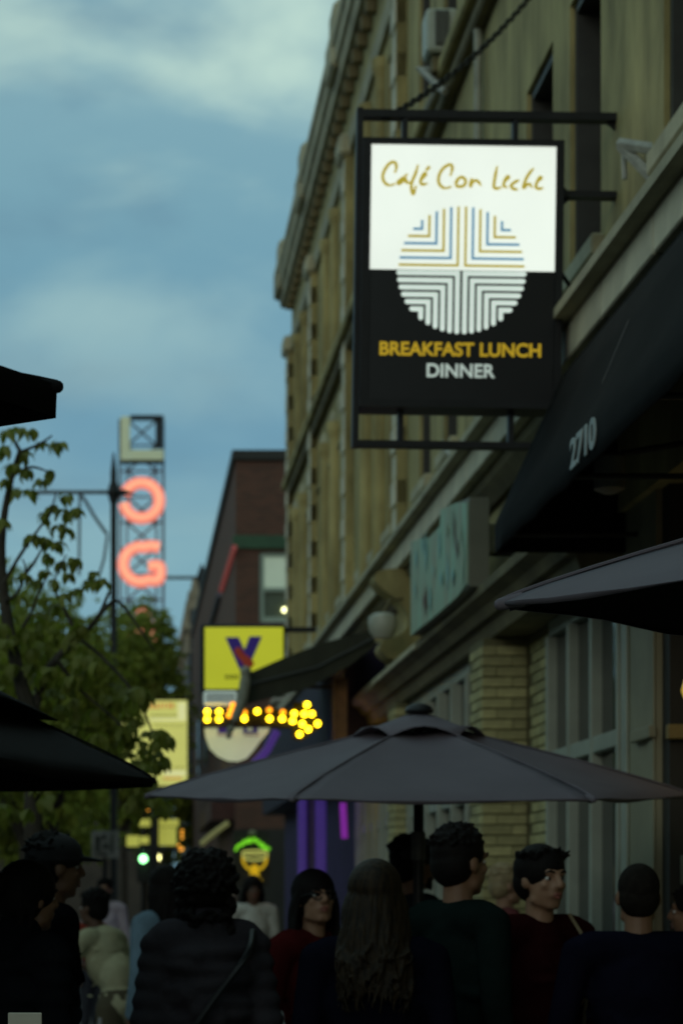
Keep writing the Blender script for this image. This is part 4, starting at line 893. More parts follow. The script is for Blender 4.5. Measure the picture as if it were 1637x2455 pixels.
def add_leaf(bm, M, L, W, droop):
    ps = leaf_verts(L, W, droop)
    mid = [bm.verts.new(M @ Vector((x, 0, z))) for x, w_, z in ps]
    lf = [bm.verts.new(M @ Vector((x, w_, z+w_*0.25))) for x, w_, z in ps[1:3]]
    rt = [bm.verts.new(M @ Vector((x, -w_, z+w_*0.25))) for x, w_, z in ps[1:3]]
    for s_, fl in ((lf, False), (rt, True)):
        for f in ((mid[0], mid[1], s_[0]), (mid[1], mid[2], s_[1], s_[0]), (mid[2], mid[3], s_[1])):
            bm.faces.new(f[::-1] if fl else f)
def rotm(yaw, pitch, roll=0): return Matrix.Rotation(yaw, 4, 'Z') @ Matrix.Rotation(pitch, 4, 'Y') @ Matrix.Rotation(roll, 4, 'X')
# --- near tree -----------------------------------------------------------
YN = 14.5
nt_ = thing('street_tree', 'nearest street tree with large drooping leaves at the left edge', 'tree', (P(78, 2300, YN).x, YN, 0), 'trees along the street')
def n_(px, py, dy=0): return P(px, py, YN+dy)
base = Vector((P(78, 2300, YN).x, YN, 0))
kk = YN/5800
tk = MB()
tk.tube(crv([base, n_(82, 2200), n_(80, 1950), n_(76, 1720)], 5), [0.075]*6+[0.06]*5+[0.05]*5, 10)
tk.tube(crv([n_(76, 1722), n_(52, 1640), n_(28, 1540), n_(12, 1440), n_(4, 1330), n_(12, 1230), n_(30, 1140), n_(48, 1080)], 5), [0.048-0.00105*i for i in range(36)], 8)
tk.tube(crv([n_(78, 1725), n_(100, 1640, .1), n_(135, 1580, .1), n_(190, 1530, .2), n_(235, 1480, .2), n_(262, 1420, .3)], 5), [0.034-0.001*i for i in range(26)], 8)
tk.build('trunk', M_bark, nt_, True)
tw = MB()
twigs = [[(12,1440),(40,1425),(62,1370),(55,1340)],[(8,1400),(50,1330),(85,1280),(120,1230),(135,1180)],[(62,1375),(85,1345),(110,1300)],[(28,1545),(70,1480),(95,1420),(120,1370)],[(48,1085),(95,1065),(125,1045)],[(30,1140),(75,1120),(115,1130)],[(48,1080),(20,1030)],[(235,1480),(280,1440),(330,1500),(370,1560)],[(190,1530),(250,1580),(320,1660),(360,1740),(372,1800)],[(135,1580),(190,1650),(270,1720),(330,1780)],[(190,1530),(150,1450),(130,1400),(160,1330)],[(76,1800),(160,1860),(240,1880),(330,1870)],[(76,1900),(30,1800),(5,1760)]]
for tg in twigs: p_ = crv([n_(x, y, random.uniform(-.1, .1)) for x, y in tg], 4); tw.tube(p_, [0.013-0.009*i/len(p_) for i in range(len(p_))], 6)
tw.build('branches', M_bark, nt_)
random.seed(11)
lms = []
for v in range(6):
    b_ = bmesh.new(); add_leaf(b_, Matrix.Identity(4), 0.135, 0.034, random.uniform(0.5, 1.6)); me = bpy.data.meshes.new('leaf'); b_.to_mesh(me); b_.free(); smooth_mesh(me); me.materials.append(M_leaf); lms.append(me)
sprays = [(18,1030),(48,1028),(78,1030),(12,1070),(55,1085),(102,1062),(140,1058),(30,1110),(66,1128),(100,1150),(120,1128),(15,1150),(42,1170),(70,1175),
 (156,1185),(128,1212),(160,1222),(182,1220),(104,1232),(140,1258),(158,1268),(84,1282),(112,1290),(135,1300),(118,1330),(150,1345),(178,1340),(165,1372),(110,1368),(130,1392),
 (28,1385),(60,1375),(88,1392),(45,1432),(225,1372),(245,1388),(210,1395),(185,1410),(155,1425),(5,1245)]
leaves = []
for (x, y) in sprays:
    n = 7; a0 = random.uniform(0, 6.28); dy = random.uniform(-.25, .25)
    for i in range(n):
        a = a0 + i*6.28/n + random.uniform(-.3, .3)
        leaves.append((n_(x+random.uniform(-3, 3), y+random.uniform(-4, 4), dy), a, random.uniform(0.05, 0.7), random.uniform(-.5, .5), random.uniform(0.42, 0.82)))
random.shuffle(leaves)
for i, (p, a, b_, c_, s_) in enumerate(leaves[:285]):
    o = piece('leaf', lms[i % 6], p, nt_); o.rotation_euler = rotm(a, b_, c_).to_euler(); o.scale = (s_, s_, s_)
fb_ = bmesh.new()
def fill(px0, px1, py0, py1, n, dmin=-.6, dmax=.8, keep=lambda x, y: True, L=0.12):
    c = 0
    while c < n:
        x, y = random.uniform(px0, px1), random.uniform(py0, py1)
        if not keep(x, y): c += 0.2; continue
        p = n_(x, y, random.uniform(dmin, dmax)); a0 = random.uniform(0, 6.28)
        for i in range(5):
            add_leaf(fb_, Matrix.Translation(p) @ rotm(a0+i*1.256+random.uniform(-.3, .3), random.uniform(.1, .9), random.uniform(-.5, .5)), L*random.uniform(.6, 1.1), 0.03*L/0.12, random.uniform(.4, 1.6))
        c += 1
def cl_(x, y, s=55.0, th=-0.02): return noise.noise(Vector((x/s, y/s, 3.1))) > th
fill(-200, 200, 1440, 1600, 40, keep=lambda x, y: cl_(x, y, 55, 0.08))
fill(-200, 290, 1560, 1950, 120, keep=lambda x, y: cl_(x, y, 70, 0.0))
fill(290, 350, 1640, 1700, 7); fill(292, 330, 1735, 1775, 6); fill(340, 405, 1745, 1830, 20, L=0.10); fill(300, 345, 1690, 1730, 5, L=.09); fill(300, 330, 1790, 1880, 6, L=.09); fill(318, 360, 1820, 1880, 10); fill(300, 400, 1880, 1945, 12)
fill(-700, -100, 900, 1900, 120)
me = bpy.data.meshes.new('foliage'); off = wl(nt_)
for v in fb_.verts: v.co -= off
fb_.to_mesh(me); fb_.free(); smooth_mesh(me); me.materials.append(M_leaf); o = bpy.data.objects.new('foliage', me); col.objects.link(o); o.parent = nt_; o['kind'] = 'stuff'
# --- further trees ---------------------------------------------------------
def far_tree(label, X, Y, ztr, ctr, rad, n, L, seed, thr=-0.12):
    rnd = random.Random(seed)
    o = thing('street_tree', label, 'tree', (X, Y, 0), 'trees along the street')
    MB().tube([(X, Y, -0.1), (X+0.03, Y, ztr*0.5), (X, Y, ztr)], [0.13, 0.10, 0.08], 8).build('trunk', M_bark, o, True)
    lb_ = MB()
    for i in range(9):
        a = i*0.7; e = Vector((X+math.cos(a)*rad[0]*0.7, Y+math.sin(a)*rad[1]*0.7, ctr+rnd.uniform(-.3, .7)*rad[2])); s_ = Vector((X, Y, ztr*rnd.uniform(.75, 1)))
        lb_.tube([s_, s_.lerp(e, .5)+Vector((0, 0, .25)), e], [0.06, 0.04, 0.012], 6)
    lb_.build('limbs', M_bark, o)
    b_ = bmesh.new(); c = 0; tries = 0
    while c < n and tries < n*12:
        tries += 1
        v = Vector((rnd.gauss(0, 1), rnd.gauss(0, 1), rnd.gauss(0, 1))).normalized()*(rnd.random()**0.35)
        bump = 1+0.28*noise.noise(v*2.3+Vector((seed, 0, 0)))+0.12*noise.noise(v*6+Vector((seed, 4, 0)))
        q = Vector((X+v.x*rad[0]*bump, Y+v.y*rad[1]*bump, ctr+v.z*rad[2]*bump))
        if noise.noise(q*1.3+Vector((seed*3.1, 0, 0))) < thr: continue
        c += 1; a0 = rnd.uniform(0, 6.28)
        for i in range(3): add_leaf(b_, Matrix.Translation(q) @ rotm(a0+i*2.1, rnd.uniform(.0, 1.0), rnd.uniform(-.6, .6)), L*rnd.uniform(.7, 1.2), L*0.27, rnd.uniform(.3, 1.4))
    me = bpy.data.meshes.new('crown')
    for v in b_.verts: v.co -= Vector((X, Y, 0))
    b_.to_mesh(me); b_.free(); me.materials.append(M_leaff); k = bpy.data.objects.new('crown', me); col.objects.link(k); k.parent = o; k['kind'] = 'stuff'
    return o
def at(px, py, Y): return P(px, py, Y)
a = at(120, 1720, 27); far_tree('second street tree with round crown left of the coral letters', a.x, 27, 2.6, a.z, (0.86, 1.2, 1.2), 2200, 0.10, 1, 0.06)
a = at(345, 1620, 72); far_tree('tree crown under the coral letters with its right edge against the sky', a.x, 72, 4.5, a.z, (1.15, 1.5, 2.2), 1500, 0.22, 2, -0.2)
a = at(60, 1700, 34); far_tree('leafy street tree behind the nearest one at the far left', a.x, 34, 2.8, a.z, (1.6, 1.5, 1.5), 2600, 0.12, 3, 0.05)
a = at(330, 1720, 66); far_tree('distant tree crown behind the tall lit board', a.x-0.4, 66, 4.0, a.z, (1.9, 1.6, 2.9), 2000, 0.22, 4, -0.2)
a = at(110, 1960, 48); far_tree('low dark tree filling the gap under the leaves at left', a.x, 48, 2.0, a.z, (1.4, 1.5, 1.2), 2600, 0.14, 5, -0.15)
a = at(100, 1650, 80); far_tree('far background tree at the left end of the street', a.x-0.6, 80, 4.0, a.z, (3.2, 2.5, 4.0), 2200, 0.28, 6, -0.15)
a = at(390, 1930, 84); far_tree('far low tree just right of the lit canopy', a.x, 84, 2.0, a.z, (1.3, 1.5, 2.3), 1300, 0.24, 8, -0.2)

# ================================================================ UMBRELLAS
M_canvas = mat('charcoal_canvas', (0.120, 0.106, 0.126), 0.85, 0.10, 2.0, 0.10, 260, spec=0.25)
M_undershade = mat('underside_shade', (0.006, 0.006, 0.007), 0.9, 0.2, 3, 0.1, 200, spec=0.05)  # shade beneath the canopies, put into a near-black underside colour
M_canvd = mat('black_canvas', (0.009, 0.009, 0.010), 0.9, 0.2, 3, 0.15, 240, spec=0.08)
def umbrella(label, centre, Rr, n, a0, rise, zedge, pitch, m, valance=0.02, vent=True, tilt_ax=0, concave=0.05, rot=0, ztop_f=1.0, polebase=True, ventR=0.245, ventlift=0.0):
    """n sided market umbrella: canopy panels, vent flap, ribs, finial, pole"""
    o = thing('patio_umbrella', label, 'umbrella', (centre[0], centre[1], 0), 'umbrellas over the outdoor tables')
    C = Vector((centre[0], centre[1], zedge)); T = Matrix.Rotation(pitch, 4, 'X') @ Matrix.Rotation(tilt_ax, 4, 'Y')
    def W(v): return C + (T @ Vector(v))
    def edge(i, f, k):       # vertex direction interpolation along panel k at radius fraction f
        a = a0 + i*2*math.pi/n; b = a0 + (i+1)*2*math.pi/n
        pa = Vector((math.cos(a), math.sin(a), 0))*Rr*f; pb = Vector((math.cos(b), math.sin(b), 0))*Rr*f
        return pa.lerp(pb, k)
    def hz(f): return rise*((1-f)**0.88)
    F = [0.13, 0.2, 0.28, 0.36, 0.44, 0.52, 0.6, 0.68, 0.76, 0.84, 0.92, 0.97, 1.0]; K = [0, .06, .14, .24, .36, .5, .64, .76, .86, .94, 1]
    for i in range(n):
        mb = MB(); rows = []
        for f in F:
            row = []
            for k in K:
                p = edge(i, f, k); s_ = math.sin(math.pi*k)
                sag = 0.030*s_*math.sin(math.pi*min(1, f))*Rr + (0.012*s_ if f == 1 else 0)
                # cloth is pulled tight on the ribs and dips a little between them; hem pulled in
                z = hz(f)-sag*0.8 + 0.006*noise.noise(p*6+Vector((i, 0, 7)))+0.004*noise.noise(p*15+Vector((i, 3, 7)))
                p2 = p*(1-0.018*s_ if f > .9 else 1)
                row.append(mb.bm.verts.new(W((p2.x, p2.y, z))))
            rows.append(row)
        # hem / valance strip
        row = []
        for j, k in enumerate(K):
            p = edge(i, 1.0, k)*(1-0.018*math.sin(math.pi*k)); base_z = hz(1)-0.012*math.sin(math.pi*k)*.8
            row.append(mb.bm.verts.new(W((p.x*(0.998), p.y*(0.998), base_z-valance-0.006*math.sin(k*9+i)))))
        rows.append(row)
        for a_ in range(len(rows)-1):
            for b_ in range(len(K)-1): mb.bm.faces.new((rows[a_][b_], rows[a_+1][b_], rows[a_+1][b_+1], rows[a_][b_+1]))
        c = mb.build('canopy_panel', m, o, True, angle=50, recalc=False); c.data.materials.append(M_undershade); md = c.modifiers.new('t', 'SOLIDIFY'); md.thickness = 0.004; md.material_offset = 1
        # seam piping over the rib
        sp_ = MB(); a = a0+i*2*math.pi/n
        sp_.tube([W((math.cos(a)*Rr*f, math.sin(a)*Rr*f, hz(f)+0.003)) for f in F], 0.0045, 5); sp_.build('seam', m, c)
        rb_ = MB(); rb_.tube([W((math.cos(a)*Rr*f, math.sin(a)*Rr*f, hz(f)-0.022)) for f in (0.05, 0.4, 0.7, 0.985)], 0.009, 6); rb_.tube([W((0.03*math.cos(a), 0.03*math.sin(a), 0.02)), W((math.cos(a)*Rr*.55, math.sin(a)*Rr*.55, hz(.55)-0.03))], 0.007, 6); rb_.build('rib', M_black, o)
        # corner pocket
        e = W((math.cos(a)*Rr, math.sin(a)*Rr, hz(1)-0.006)); MB().cap(e, W((math.cos(a)*Rr*.965, math.sin(a)*Rr*.965, hz(.965)-0.015)), 0.013, 0.017).build('pocket', m, o, True)
    if vent:
        mb = MB(); rows = []; kk_ = 6; FV = [0.02, 0.35, 0.7, 1.0]
        for f in FV:
            row = []
            for i in range(n):
                for k in range(kk_):
                    kf = k/kk_; p = edge(i, f*ventR, kf); arch = math.sin(math.pi*kf)**1.0
                    z = ventlift + hz(0.0)*1.0 + 0.045 - (hz(0.0)-hz(ventR)+0.042)*(f**1.15)
                    if f == 1.0: z += 0.046*arch
                    if f == 0.7: z += 0.010*arch
                    row.append(mb.bm.verts.new(W((p.x, p.y, z))))
            rows.append(row)
        for a_ in range(len(rows)-1):
            m_n = len(rows[0])
            for b_ in range(m_n): mb.bm.faces.new((rows[a_][b_], rows[a_+1][b_], rows[a_+1][(b_+1) % m_n], rows[a_][(b_+1) % m_n]))
        v = mb.build('vent_flap', m, o, True); v.modifiers.new('t', 'SOLIDIFY').thickness = 0.004
        MB().lathe([(0.062, 0.0), (0.066, 0.012), (0.055, 0.03), (0.03, 0.042), (0.01, 0.046)], W((0, 0, hz(0)+0.035)), 16).build('finial', M_black, o, True)
    MB().tube([(C.x, C.y, 0.02), (C.x, C.y, zedge+rise*0.93)], 0.024, 12).build('pole', M_black, o, True)
    MB().lathe([(0.27, 0.0), (0.27, 0.04), (0.06, 0.07), (0.04, 0.3), (0.035, 0.32)], (C.x, C.y, 0), 24).build('base', M_black, o, True)
    return o
YC = 11.0; ctr = P(1003, 1915, YC); RC = 650*YC/5800
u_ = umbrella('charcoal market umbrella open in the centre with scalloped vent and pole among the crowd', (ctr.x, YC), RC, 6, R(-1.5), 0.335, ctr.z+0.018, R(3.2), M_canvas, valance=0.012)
zb1, zb0 = P(1003, 1994, YC).z, P(1003, 2062, YC).z
MB().lathe([(0.030, zb0), (0.032, zb0+0.01), (0.032, zb1-0.01), (0.030, zb1)], (ctr.x, YC, 0), 14).build('pole_collar', mat('grey_collar', (0.07, 0.07, 0.065), 0.5), u_, True)
# right hand umbrella, only one corner in view
Yq = 5.2; v0 = P(1198, 1452, Yq); Rq = 1.25
c2 = v0 + Vector((math.cos(R(-7)), math.sin(R(-7)), 0))*Rq
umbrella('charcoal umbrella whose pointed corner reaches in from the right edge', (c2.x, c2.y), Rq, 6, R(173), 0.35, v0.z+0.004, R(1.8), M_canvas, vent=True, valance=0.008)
# left near black umbrella corner
Yl = 4.75; v0 = P(138, 932, Yl); c3 = v0 + Vector((-math.cos(R(16)), -math.sin(R(16)), 0))*1.3
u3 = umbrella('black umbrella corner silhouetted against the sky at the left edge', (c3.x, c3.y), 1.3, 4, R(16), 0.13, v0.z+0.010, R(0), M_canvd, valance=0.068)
# left middle two tier umbrella
Yd = 9.0; v0 = P(368, 1874, Yd); c4 = v0 + Vector((-math.cos(R(27)), -math.sin(R(27)), 0))*1.5
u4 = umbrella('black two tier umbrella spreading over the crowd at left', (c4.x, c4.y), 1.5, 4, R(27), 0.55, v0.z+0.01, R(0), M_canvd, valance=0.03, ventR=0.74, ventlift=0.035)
# ================================================================ PEOPLE
M_skins = {'light': mat('skin_light', (0.25, 0.14, 0.085), 0.55, 0.08, 12, 0.05), 'tan': mat('skin_tan', (0.18, 0.095, 0.055), 0.55, 0.08, 12, 0.05), 'dark': mat('skin_dark', (0.10, 0.05, 0.03), 0.55, 0.08, 12, 0.05)}
M_eye = mat('eye_white', (0.5, 0.48, 0.45), 0.3, 0, 3, 0); M_iris = mat('dark_iris', (0.02, 0.012, 0.01), 0.2, 0, 3, 0); M_lip = mat('lips', (0.24, 0.08, 0.06), 0.5, 0.05, 5, 0)
M_hairD = mat('black_hair', (0.005, 0.004, 0.0035), 0.7, 0.4, 30, 0.3, 90, spec=0.12, stretch=(3, 3, .3)); M_hairB = mat('brown_hair', (0.018, 0.011, 0.0045), 0.6, 0.5, 30, 0.3, 90, c2=(0.004, 0.003, 0.002), spec=0.15, stretch=(3, 3, .25))
def remesh(mb, name, m, parent, T, vox=0.012, sm=4):
    """union of closed shapes into one continuous skin"""
    me = bpy.data.meshes.new('t'); bmesh.ops.recalc_face_normals(mb.bm, faces=mb.bm.faces); mb.bm.to_mesh(me); mb.bm.free()
    o = bpy.data.objects.new('t', me); col.objects.link(o)
    md = o.modifiers.new('r', 'REMESH'); md.mode = 'VOXEL'; md.voxel_size = vox; md.use_smooth_shade = True
    if sm: s_ = o.modifiers.new('s', 'SMOOTH'); s_.factor = 0.5; s_.iterations = sm
    dg = bpy.context.evaluated_depsgraph_get(); e = bpy.data.meshes.new_from_object(o.evaluated_get(dg)); bpy.data.objects.remove(o); bpy.data.meshes.remove(me)
    e.name = name; e.transform(T); e.materials.clear(); e.materials.append(m); smooth_mesh(e, 180)
    ob = bpy.data.objects.new(name, e); col.objects.link(ob); ob.parent = parent; return ob
def hand(mb, w_, d_, side, curl=0.5):
    """palm, four unequal fingers and a thumb; w_ wrist point, d_ direction of the hand"""
    d = Vector(d_).normalized(); w_ = Vector(w_); s_ = Vector((0, 1, 0)); s_ = (s_ - d*s_.dot(d)).normalized(); nrm = d.cross(s_)*(-side)
    pc = w_+d*0.045
    mb.ball(pc, (0.018, 0.040, 0.048), 2, rot=Matrix((nrm, s_, d)).transposed())
    for k, ln in enumerate((0.068, 0.078, 0.072, 0.056)):
        b = w_+d*0.085+s_*(0.030-0.020*k); m1 = b+(d*math.cos(curl*.5)+nrm*math.sin(curl*.5))*ln*.5; t1 = m1+(d*math.cos(curl*1.4)+nrm*math.sin(curl*1.4))*ln*.5
        mb.cap(b-d*0.02, m1, .0095, .0088); mb.cap(m1, t1, .0088, .0075)
    b = w_+d*0.03+s_*0.030; m1 = b+(d*.6+s_*.6+nrm*.25)*.040; mb.cap(b, m1, .0125, .010); mb.cap(m1, m1+(d*.9+nrm*.35)*.032, .010, .008)
def person(label, loc, height, yaw, skin='light', top=('tshirt', (0.02, 0.02, 0.02)), legs=(0.02, 0.022, 0.03), hair=None, hairm=None, head_yaw=0.0, head_tilt=0.0, arms=('down', 'down'), build=1.0, lean=0.0, cap=None, glasses=False, group='people standing in the crowd on the pavement', sleeve='long', shoes=(0.02, 0.02, 0.02), beard=False, face=True, legmat=None):
    s = height/1.76
    o = thing('person', label, 'person', loc, group)
    T = Matrix.Rotation(-yaw, 4, 'Z') @ Matrix.Scale(s, 4)
    wmul = build
    Tl = T
    # joints (x right, y forward, z up)
    sh = {-1: Vector((-.185*wmul, -.01+lean*.38, 1.42-lean*.12)), 1: Vector((.185*wmul, -.01+lean*.38, 1.42-lean*.12))}
    hip = Vector((0, 0, .95)); chest = Vector((0, lean*.27, 1.26-lean*.04)); neck = Vector((0, lean*.42, 1.45-lean*.12)); hc = neck+Vector((0, .02+lean*.05, .175))
    hands = {}; elb = {}
    for sd_, kind in ((-1, arms[0]), (1, arms[1])):
        S0 = sh[sd_]
        if kind == 'down': elb[sd_] = S0+Vector((.045*sd_, -.03, -.29)); hands[sd_] = elb[sd_]+Vector((.0, .07, -.25))
        elif kind == 'bent': elb[sd_] = S0+Vector((.07*sd_, -.04, -.28)); hands[sd_] = elb[sd_]+Vector((-.07*sd_, .22, .06))
        elif kind == 'chest': elb[sd_] = S0+Vector((.06*sd_, .03, -.27)); hands[sd_] = elb[sd_]+Vector((-.15*sd_, .17, .14))
        elif kind == 'hip': elb[sd_] = S0+Vector((.17*sd_, -.08, -.23)); hands[sd_] = elb[sd_]+Vector((-.13*sd_, .10, -.18))
        elif kind == 'forward': elb[sd_] = S0+Vector((.02*sd_, .16, -.22)); hands[sd_] = elb[sd_]+Vector((-.03*sd_, .23, -.02))
    HY = Matrix.Rotation(-head_yaw, 3, 'Z') @ Matrix.Rotation(head_tilt, 3, 'X')
    def h(v): return hc + HY @ Vector(v)
    def torso(mb, e):
        mb.ball(chest+Vector((0, -.005, 0)), (.150*wmul+e, .105*wmul**.5+e, .19+e), 2); mb.ball(hip+Vector((0, lean*.03, .17)), (.128*wmul+e, .100*wmul+e, .15+e), 2)
        mb.ball(hip+Vector((0, -.01, .0)), (.158*wmul**.7+e, .122+e, .13+e), 2)
        mb.cap(sh[-1]+Vector((.045, 0, .005)), sh[1]+Vector((-.045, 0, .005)), .062+e); mb.cap(chest+Vector((0, 0, .13)), neck+Vector((0, 0, -.02)), .085+e, .056+e*.7)
    def arm(mb, sd_, e, fore=True):
        mb.cap(sh[sd_], elb[sd_], .050+e, .039+e)
        if fore: w_ = hands[sd_]; mb.cap(elb[sd_], w_, .038+e, .026+e)
    def leg(mb, sd_, e, z0=.09):
        hp = hip+Vector((.088*sd_, 0, -.03)); kn = Vector((.10*sd_, .02, .50)); an = Vector((.10*sd_, -.01, .09))
        mb.cap(hp, kn, .084+e, .054+e); mb.cap(kn, an, .053+e, .036+e)
        mb.ball((kn+an)/2+Vector((0, -.025, .06)), (.047+e, .047+e, .11), 2)
    # ---- body: one skin from feet to crown
    b = MB(); torso(b, 0)
    for sd_ in (-1, 1):
        arm(b, sd_, 0); leg(b, sd_, 0); hand(b, hands[sd_], hands[sd_]-elb[sd_], sd_)
        an = Vector((.10*sd_, -.01, .07)); b.cap(an+Vector((0, -.03, -.03)), an+Vector((.01*sd_, .15, -.035)), .036, .028)
    b.cap(neck+Vector((0, 0, -.04)), h((0, -.015, -.05)), .056, .052)
    b.ball(h((0, -.012, .035)), (.076, .096, .090), 3, rot=HY); b.ball(h((0, .022, -.035)), (.062, .068, .078), 3, rot=HY); b.ball(h((0, .052, -.087)), (.032, .028, .024), 2, rot=HY)
    b.cap(h((-.045, .015, -.07)), h((-.012, .06, -.092)), .022, .018); b.cap(h((.045, .015, -.07)), h((.012, .06, -.092)), .022, .018)
    b.cap(h((0, .088, .018)), h((0, .106, -.018)), .011, .0155); b.ball(h((-.014, .092, -.024)), .011, 1); b.ball(h((.014, .092, -.024)), .011, 1)
    b.cap(h((-.036, .079, .030)), h((.036, .079, .030)), .012); b.ball(h((-.042, .066, -.018)), (.020, .018, .018), 1, rot=HY); b.ball(h((.042, .066, -.018)), (.020, .018, .018), 1, rot=HY)
    b.cap(h((-.018, .083, -.052)), h((.018, .083, -.052)), .0105)
    for sd_ in (-1, 1): b.ball(h((.076*sd_, -.008, -.004)), (.010, .020, .032), 2, rot=HY)
    remesh(b, 'body', M_skins[skin], o, Tl, 0.0085, 3)
    if face:
        for sd_ in (-1, 1):
            b = MB(); b.ball(h((.031*sd_, .071, .008)), (.0130, .0115, .0075), 2, rot=HY); e_ = b.bm; me = b.build('eye', M_eye, None, True); me.data.transform(Tl); me.parent = o
            b = MB(); b.ball(h((.031*sd_, .0795, .008)), (.0065, .0045, .0066), 2, rot=HY); k = b.build('iris', M_iris, None, True); k.data.transform(Tl); k.parent = me
            b = MB(); b.tube([h((.014*sd_, .090, .030)), h((.034*sd_, .091, .037)), h((.052*sd_, .076, .029))], [.0035, .005, .002], 6); k = b.build('eyebrow', M_hairD, None, True); k.data.transform(Tl); k.parent = o
        b = MB(); b.tube([h((-.024, .084, -.053)), h((-.008, .0935, -.0495)), h((0, .0935, -.0510)), h((.008, .0935, -.0495)), h((.024, .084, -.053))], [.002, .0055, .005, .0055, .002], 6)
        b.tube([h((-.020, .085, -.0585)), h((0, .0935, -.0625)), h((.020, .085, -.0585))], [.002, .0065, .002], 6); k = b.build('lips', M_lip, None, True); k.data.transform(Tl); k.parent = o
    if glasses:
        b = MB()
        for sd_ in (-1, 1):
            c_ = Vector((.033*sd_, .099, .006)); pts = [h(c_+Vector((.026*math.cos(a), -abs(math.cos(a))*.002, .021*math.sin(a)))) for a in [i*math.pi/8 for i in range(17)]]
            b.tube(pts, .0036, 6); b.tube([h((.059*sd_, .097, .012)), h((.078*sd_, .06, .012)), h((.083*sd_, -.01, .010))], .0024, 6)
        b.tube([h((-.008, .101, .010)), h((0, .104, .014)), h((.008, .101, .010))], .0024, 6); k = b.build('glasses', M_black, None, True); k.data.transform(Tl); k.parent = o
    # ---- clothes
    kind, colr = top[0], top[1]
    nm = 'cloth_%02d' % len(MATS); M_top = mat(nm, colr, top[2] if len(top) > 2 else 0.9, 0.22, 5, 0.25, 70, spec=0.0)
    b = MB()
    if kind == 'puffer':
        for k in range(8):
            f = k/7; c_ = hip.lerp(chest+Vector((0, 0, .12)), f)+Vector((0, 0, .01)); r_ = .200+.015*math.sin(math.pi*f)+.012*(f > .6); b.ball(c_, (r_*wmul, (.168+.012*math.sin(math.pi*f)), .060), 3, rot=Matrix.Rotation(R((-7, 5, 8, -5, 3, -8, 6, -4)[k]), 3, 'Y'))
        torso(b, .035)
        for sd_ in (-1, 1):
            for k in range(5): b.ball(sh[sd_].lerp(elb[sd_], k/4.0), (.078, .076, .056), 2)
            for k in range(1, 5): b.ball(elb[sd_].lerp(hands[sd_], k/4.6), (.066, .064, .048), 2)
        b.cap(neck+Vector((0, -.03, -.01)), neck+Vector((0, -.03, .05)), .098, .090)
    else:
        e = .016 if kind != 'hoodie' else .032; torso(b, e)
        for sd_ in (-1, 1): arm(b, sd_, .014 if kind != 'hoodie' else .028, fore=(sleeve == 'long'))
        if sleeve != 'long':
            for sd_ in (-1, 1): b.cap(sh[sd_], sh[sd_].lerp(elb[sd_], .75), .068, .060)
        b.ball(hip+Vector((0, -.01, -.02)), (.178*wmul**.7, .142, .10), 2)
        rnd = random.Random(len(MATS)*3+1)       # folds
        for k in range(14):
            a = rnd.uniform(0, 6.28); z = rnd.uniform(.95, 1.32); r_ = .150*wmul+e; p = Vector((math.cos(a)*r_*.95, math.sin(a)*(.105+e)*.95+lean*.2, z)); b.cap(p, p+Vector((-math.sin(a)*.08, math.cos(a)*.06, rnd.uniform(-.07, .07))), .012, .006)
        if kind == 'hoodie': b.ball(neck+Vector((0, -.09, .0)), (.11, .065, .075), 2); b.cap(neck+Vector((-.07, -.03, .0)), neck+Vector((.07, -.03, .0)), .05)
        if kind == 'collar':
            for sd_ in (-1, 1): b.cap(neck+Vector((.055*sd_, -.03, .035)), neck+Vector((.055*sd_, .05, -.035)), .020, .026); 
            b.cap(neck+Vector((-.05, -.045, .035)), neck+Vector((.05, -.045, .035)), .022)
    rnd2 = random.Random(9)
    if kind == 'puffer':
        for k in range(30): a = rnd2.uniform(0, 6.28); z = rnd2.uniform(.98, 1.4); b.ball((math.cos(a)*.185, math.sin(a)*.155+lean*.2, z), rnd2.uniform(.025, .045), 2)
    remesh(b, {'puffer': 'puffer_jacket', 'hoodie': 'hooded_top', 'collar': 'shirt'}.get(kind, 'top'), M_top, o, Tl, 0.012, 2 if kind == 'puffer' else 3)
    b = MB(); b.ball(hip+Vector((0, -.01, .02)), (.170*wmul**.7, .134, .12), 2)
    for sd_ in (-1, 1): leg(b, sd_, .018)
    remesh(b, 'trousers', legmat or mat('trousers_%02d' % len(MATS), legs, 0.85, 0.2, 6, 0.25, 60), o, Tl, 0.013, 3)
    for sd_ in (-1, 1):
        b = MB(); an = Vector((.10*sd_, -.01, .045)); b.cap(an+Vector((0, -.035, 0)), an+Vector((.01*sd_, .16, -.008)), .045, .037); b.cap(an, an+Vector((0, 0, .07)), .045, .042); k = remesh(b, 'shoe', mat('shoe_%02d' % len(MATS), shoes, 0.6), o, Tl, 0.012, 2)
    # ---- hair
    rnd = random.Random(int(height*1000)+len(label))
    hm = hairm or M_hairD; b = MB()
    def crown(e=.012, front=.03, low=-.02):
        b.ball(h((0, -.020, .045)), (.080+e, .098+e, .088+e), 3, rot=HY); b.ball(h((0, -.045, .0)), (.076+e*.8, .070+e, .085), 3, rot=HY)
    if hair == 'short':
        crown(.004)
        for k in range(330):
            a = rnd.uniform(-2.9, .0) if k % 2 else rnd.uniform(0, 6.28); el = rnd.uniform(.25, 1.4); n = Vector((math.cos(a)*math.cos(el), math.sin(a)*math.cos(el), math.sin(el))); p = h(Vector((0, -.018, .045))+Vector((n.x*.082, n.y*.10, n.z*.09))); q_ = p+HY @ (Vector((n.x, n.y, n.z))*rnd.uniform(.004, .016)+Vector((rnd.uniform(-.012, .012), rnd.uniform(-.02, .02), rnd.uniform(-.014, .008)))); b.tube([p, p.lerp(q_, .5), q_], [.0085, .007, .003], 5)
    elif hair == 'quiff':
        crown(.010)
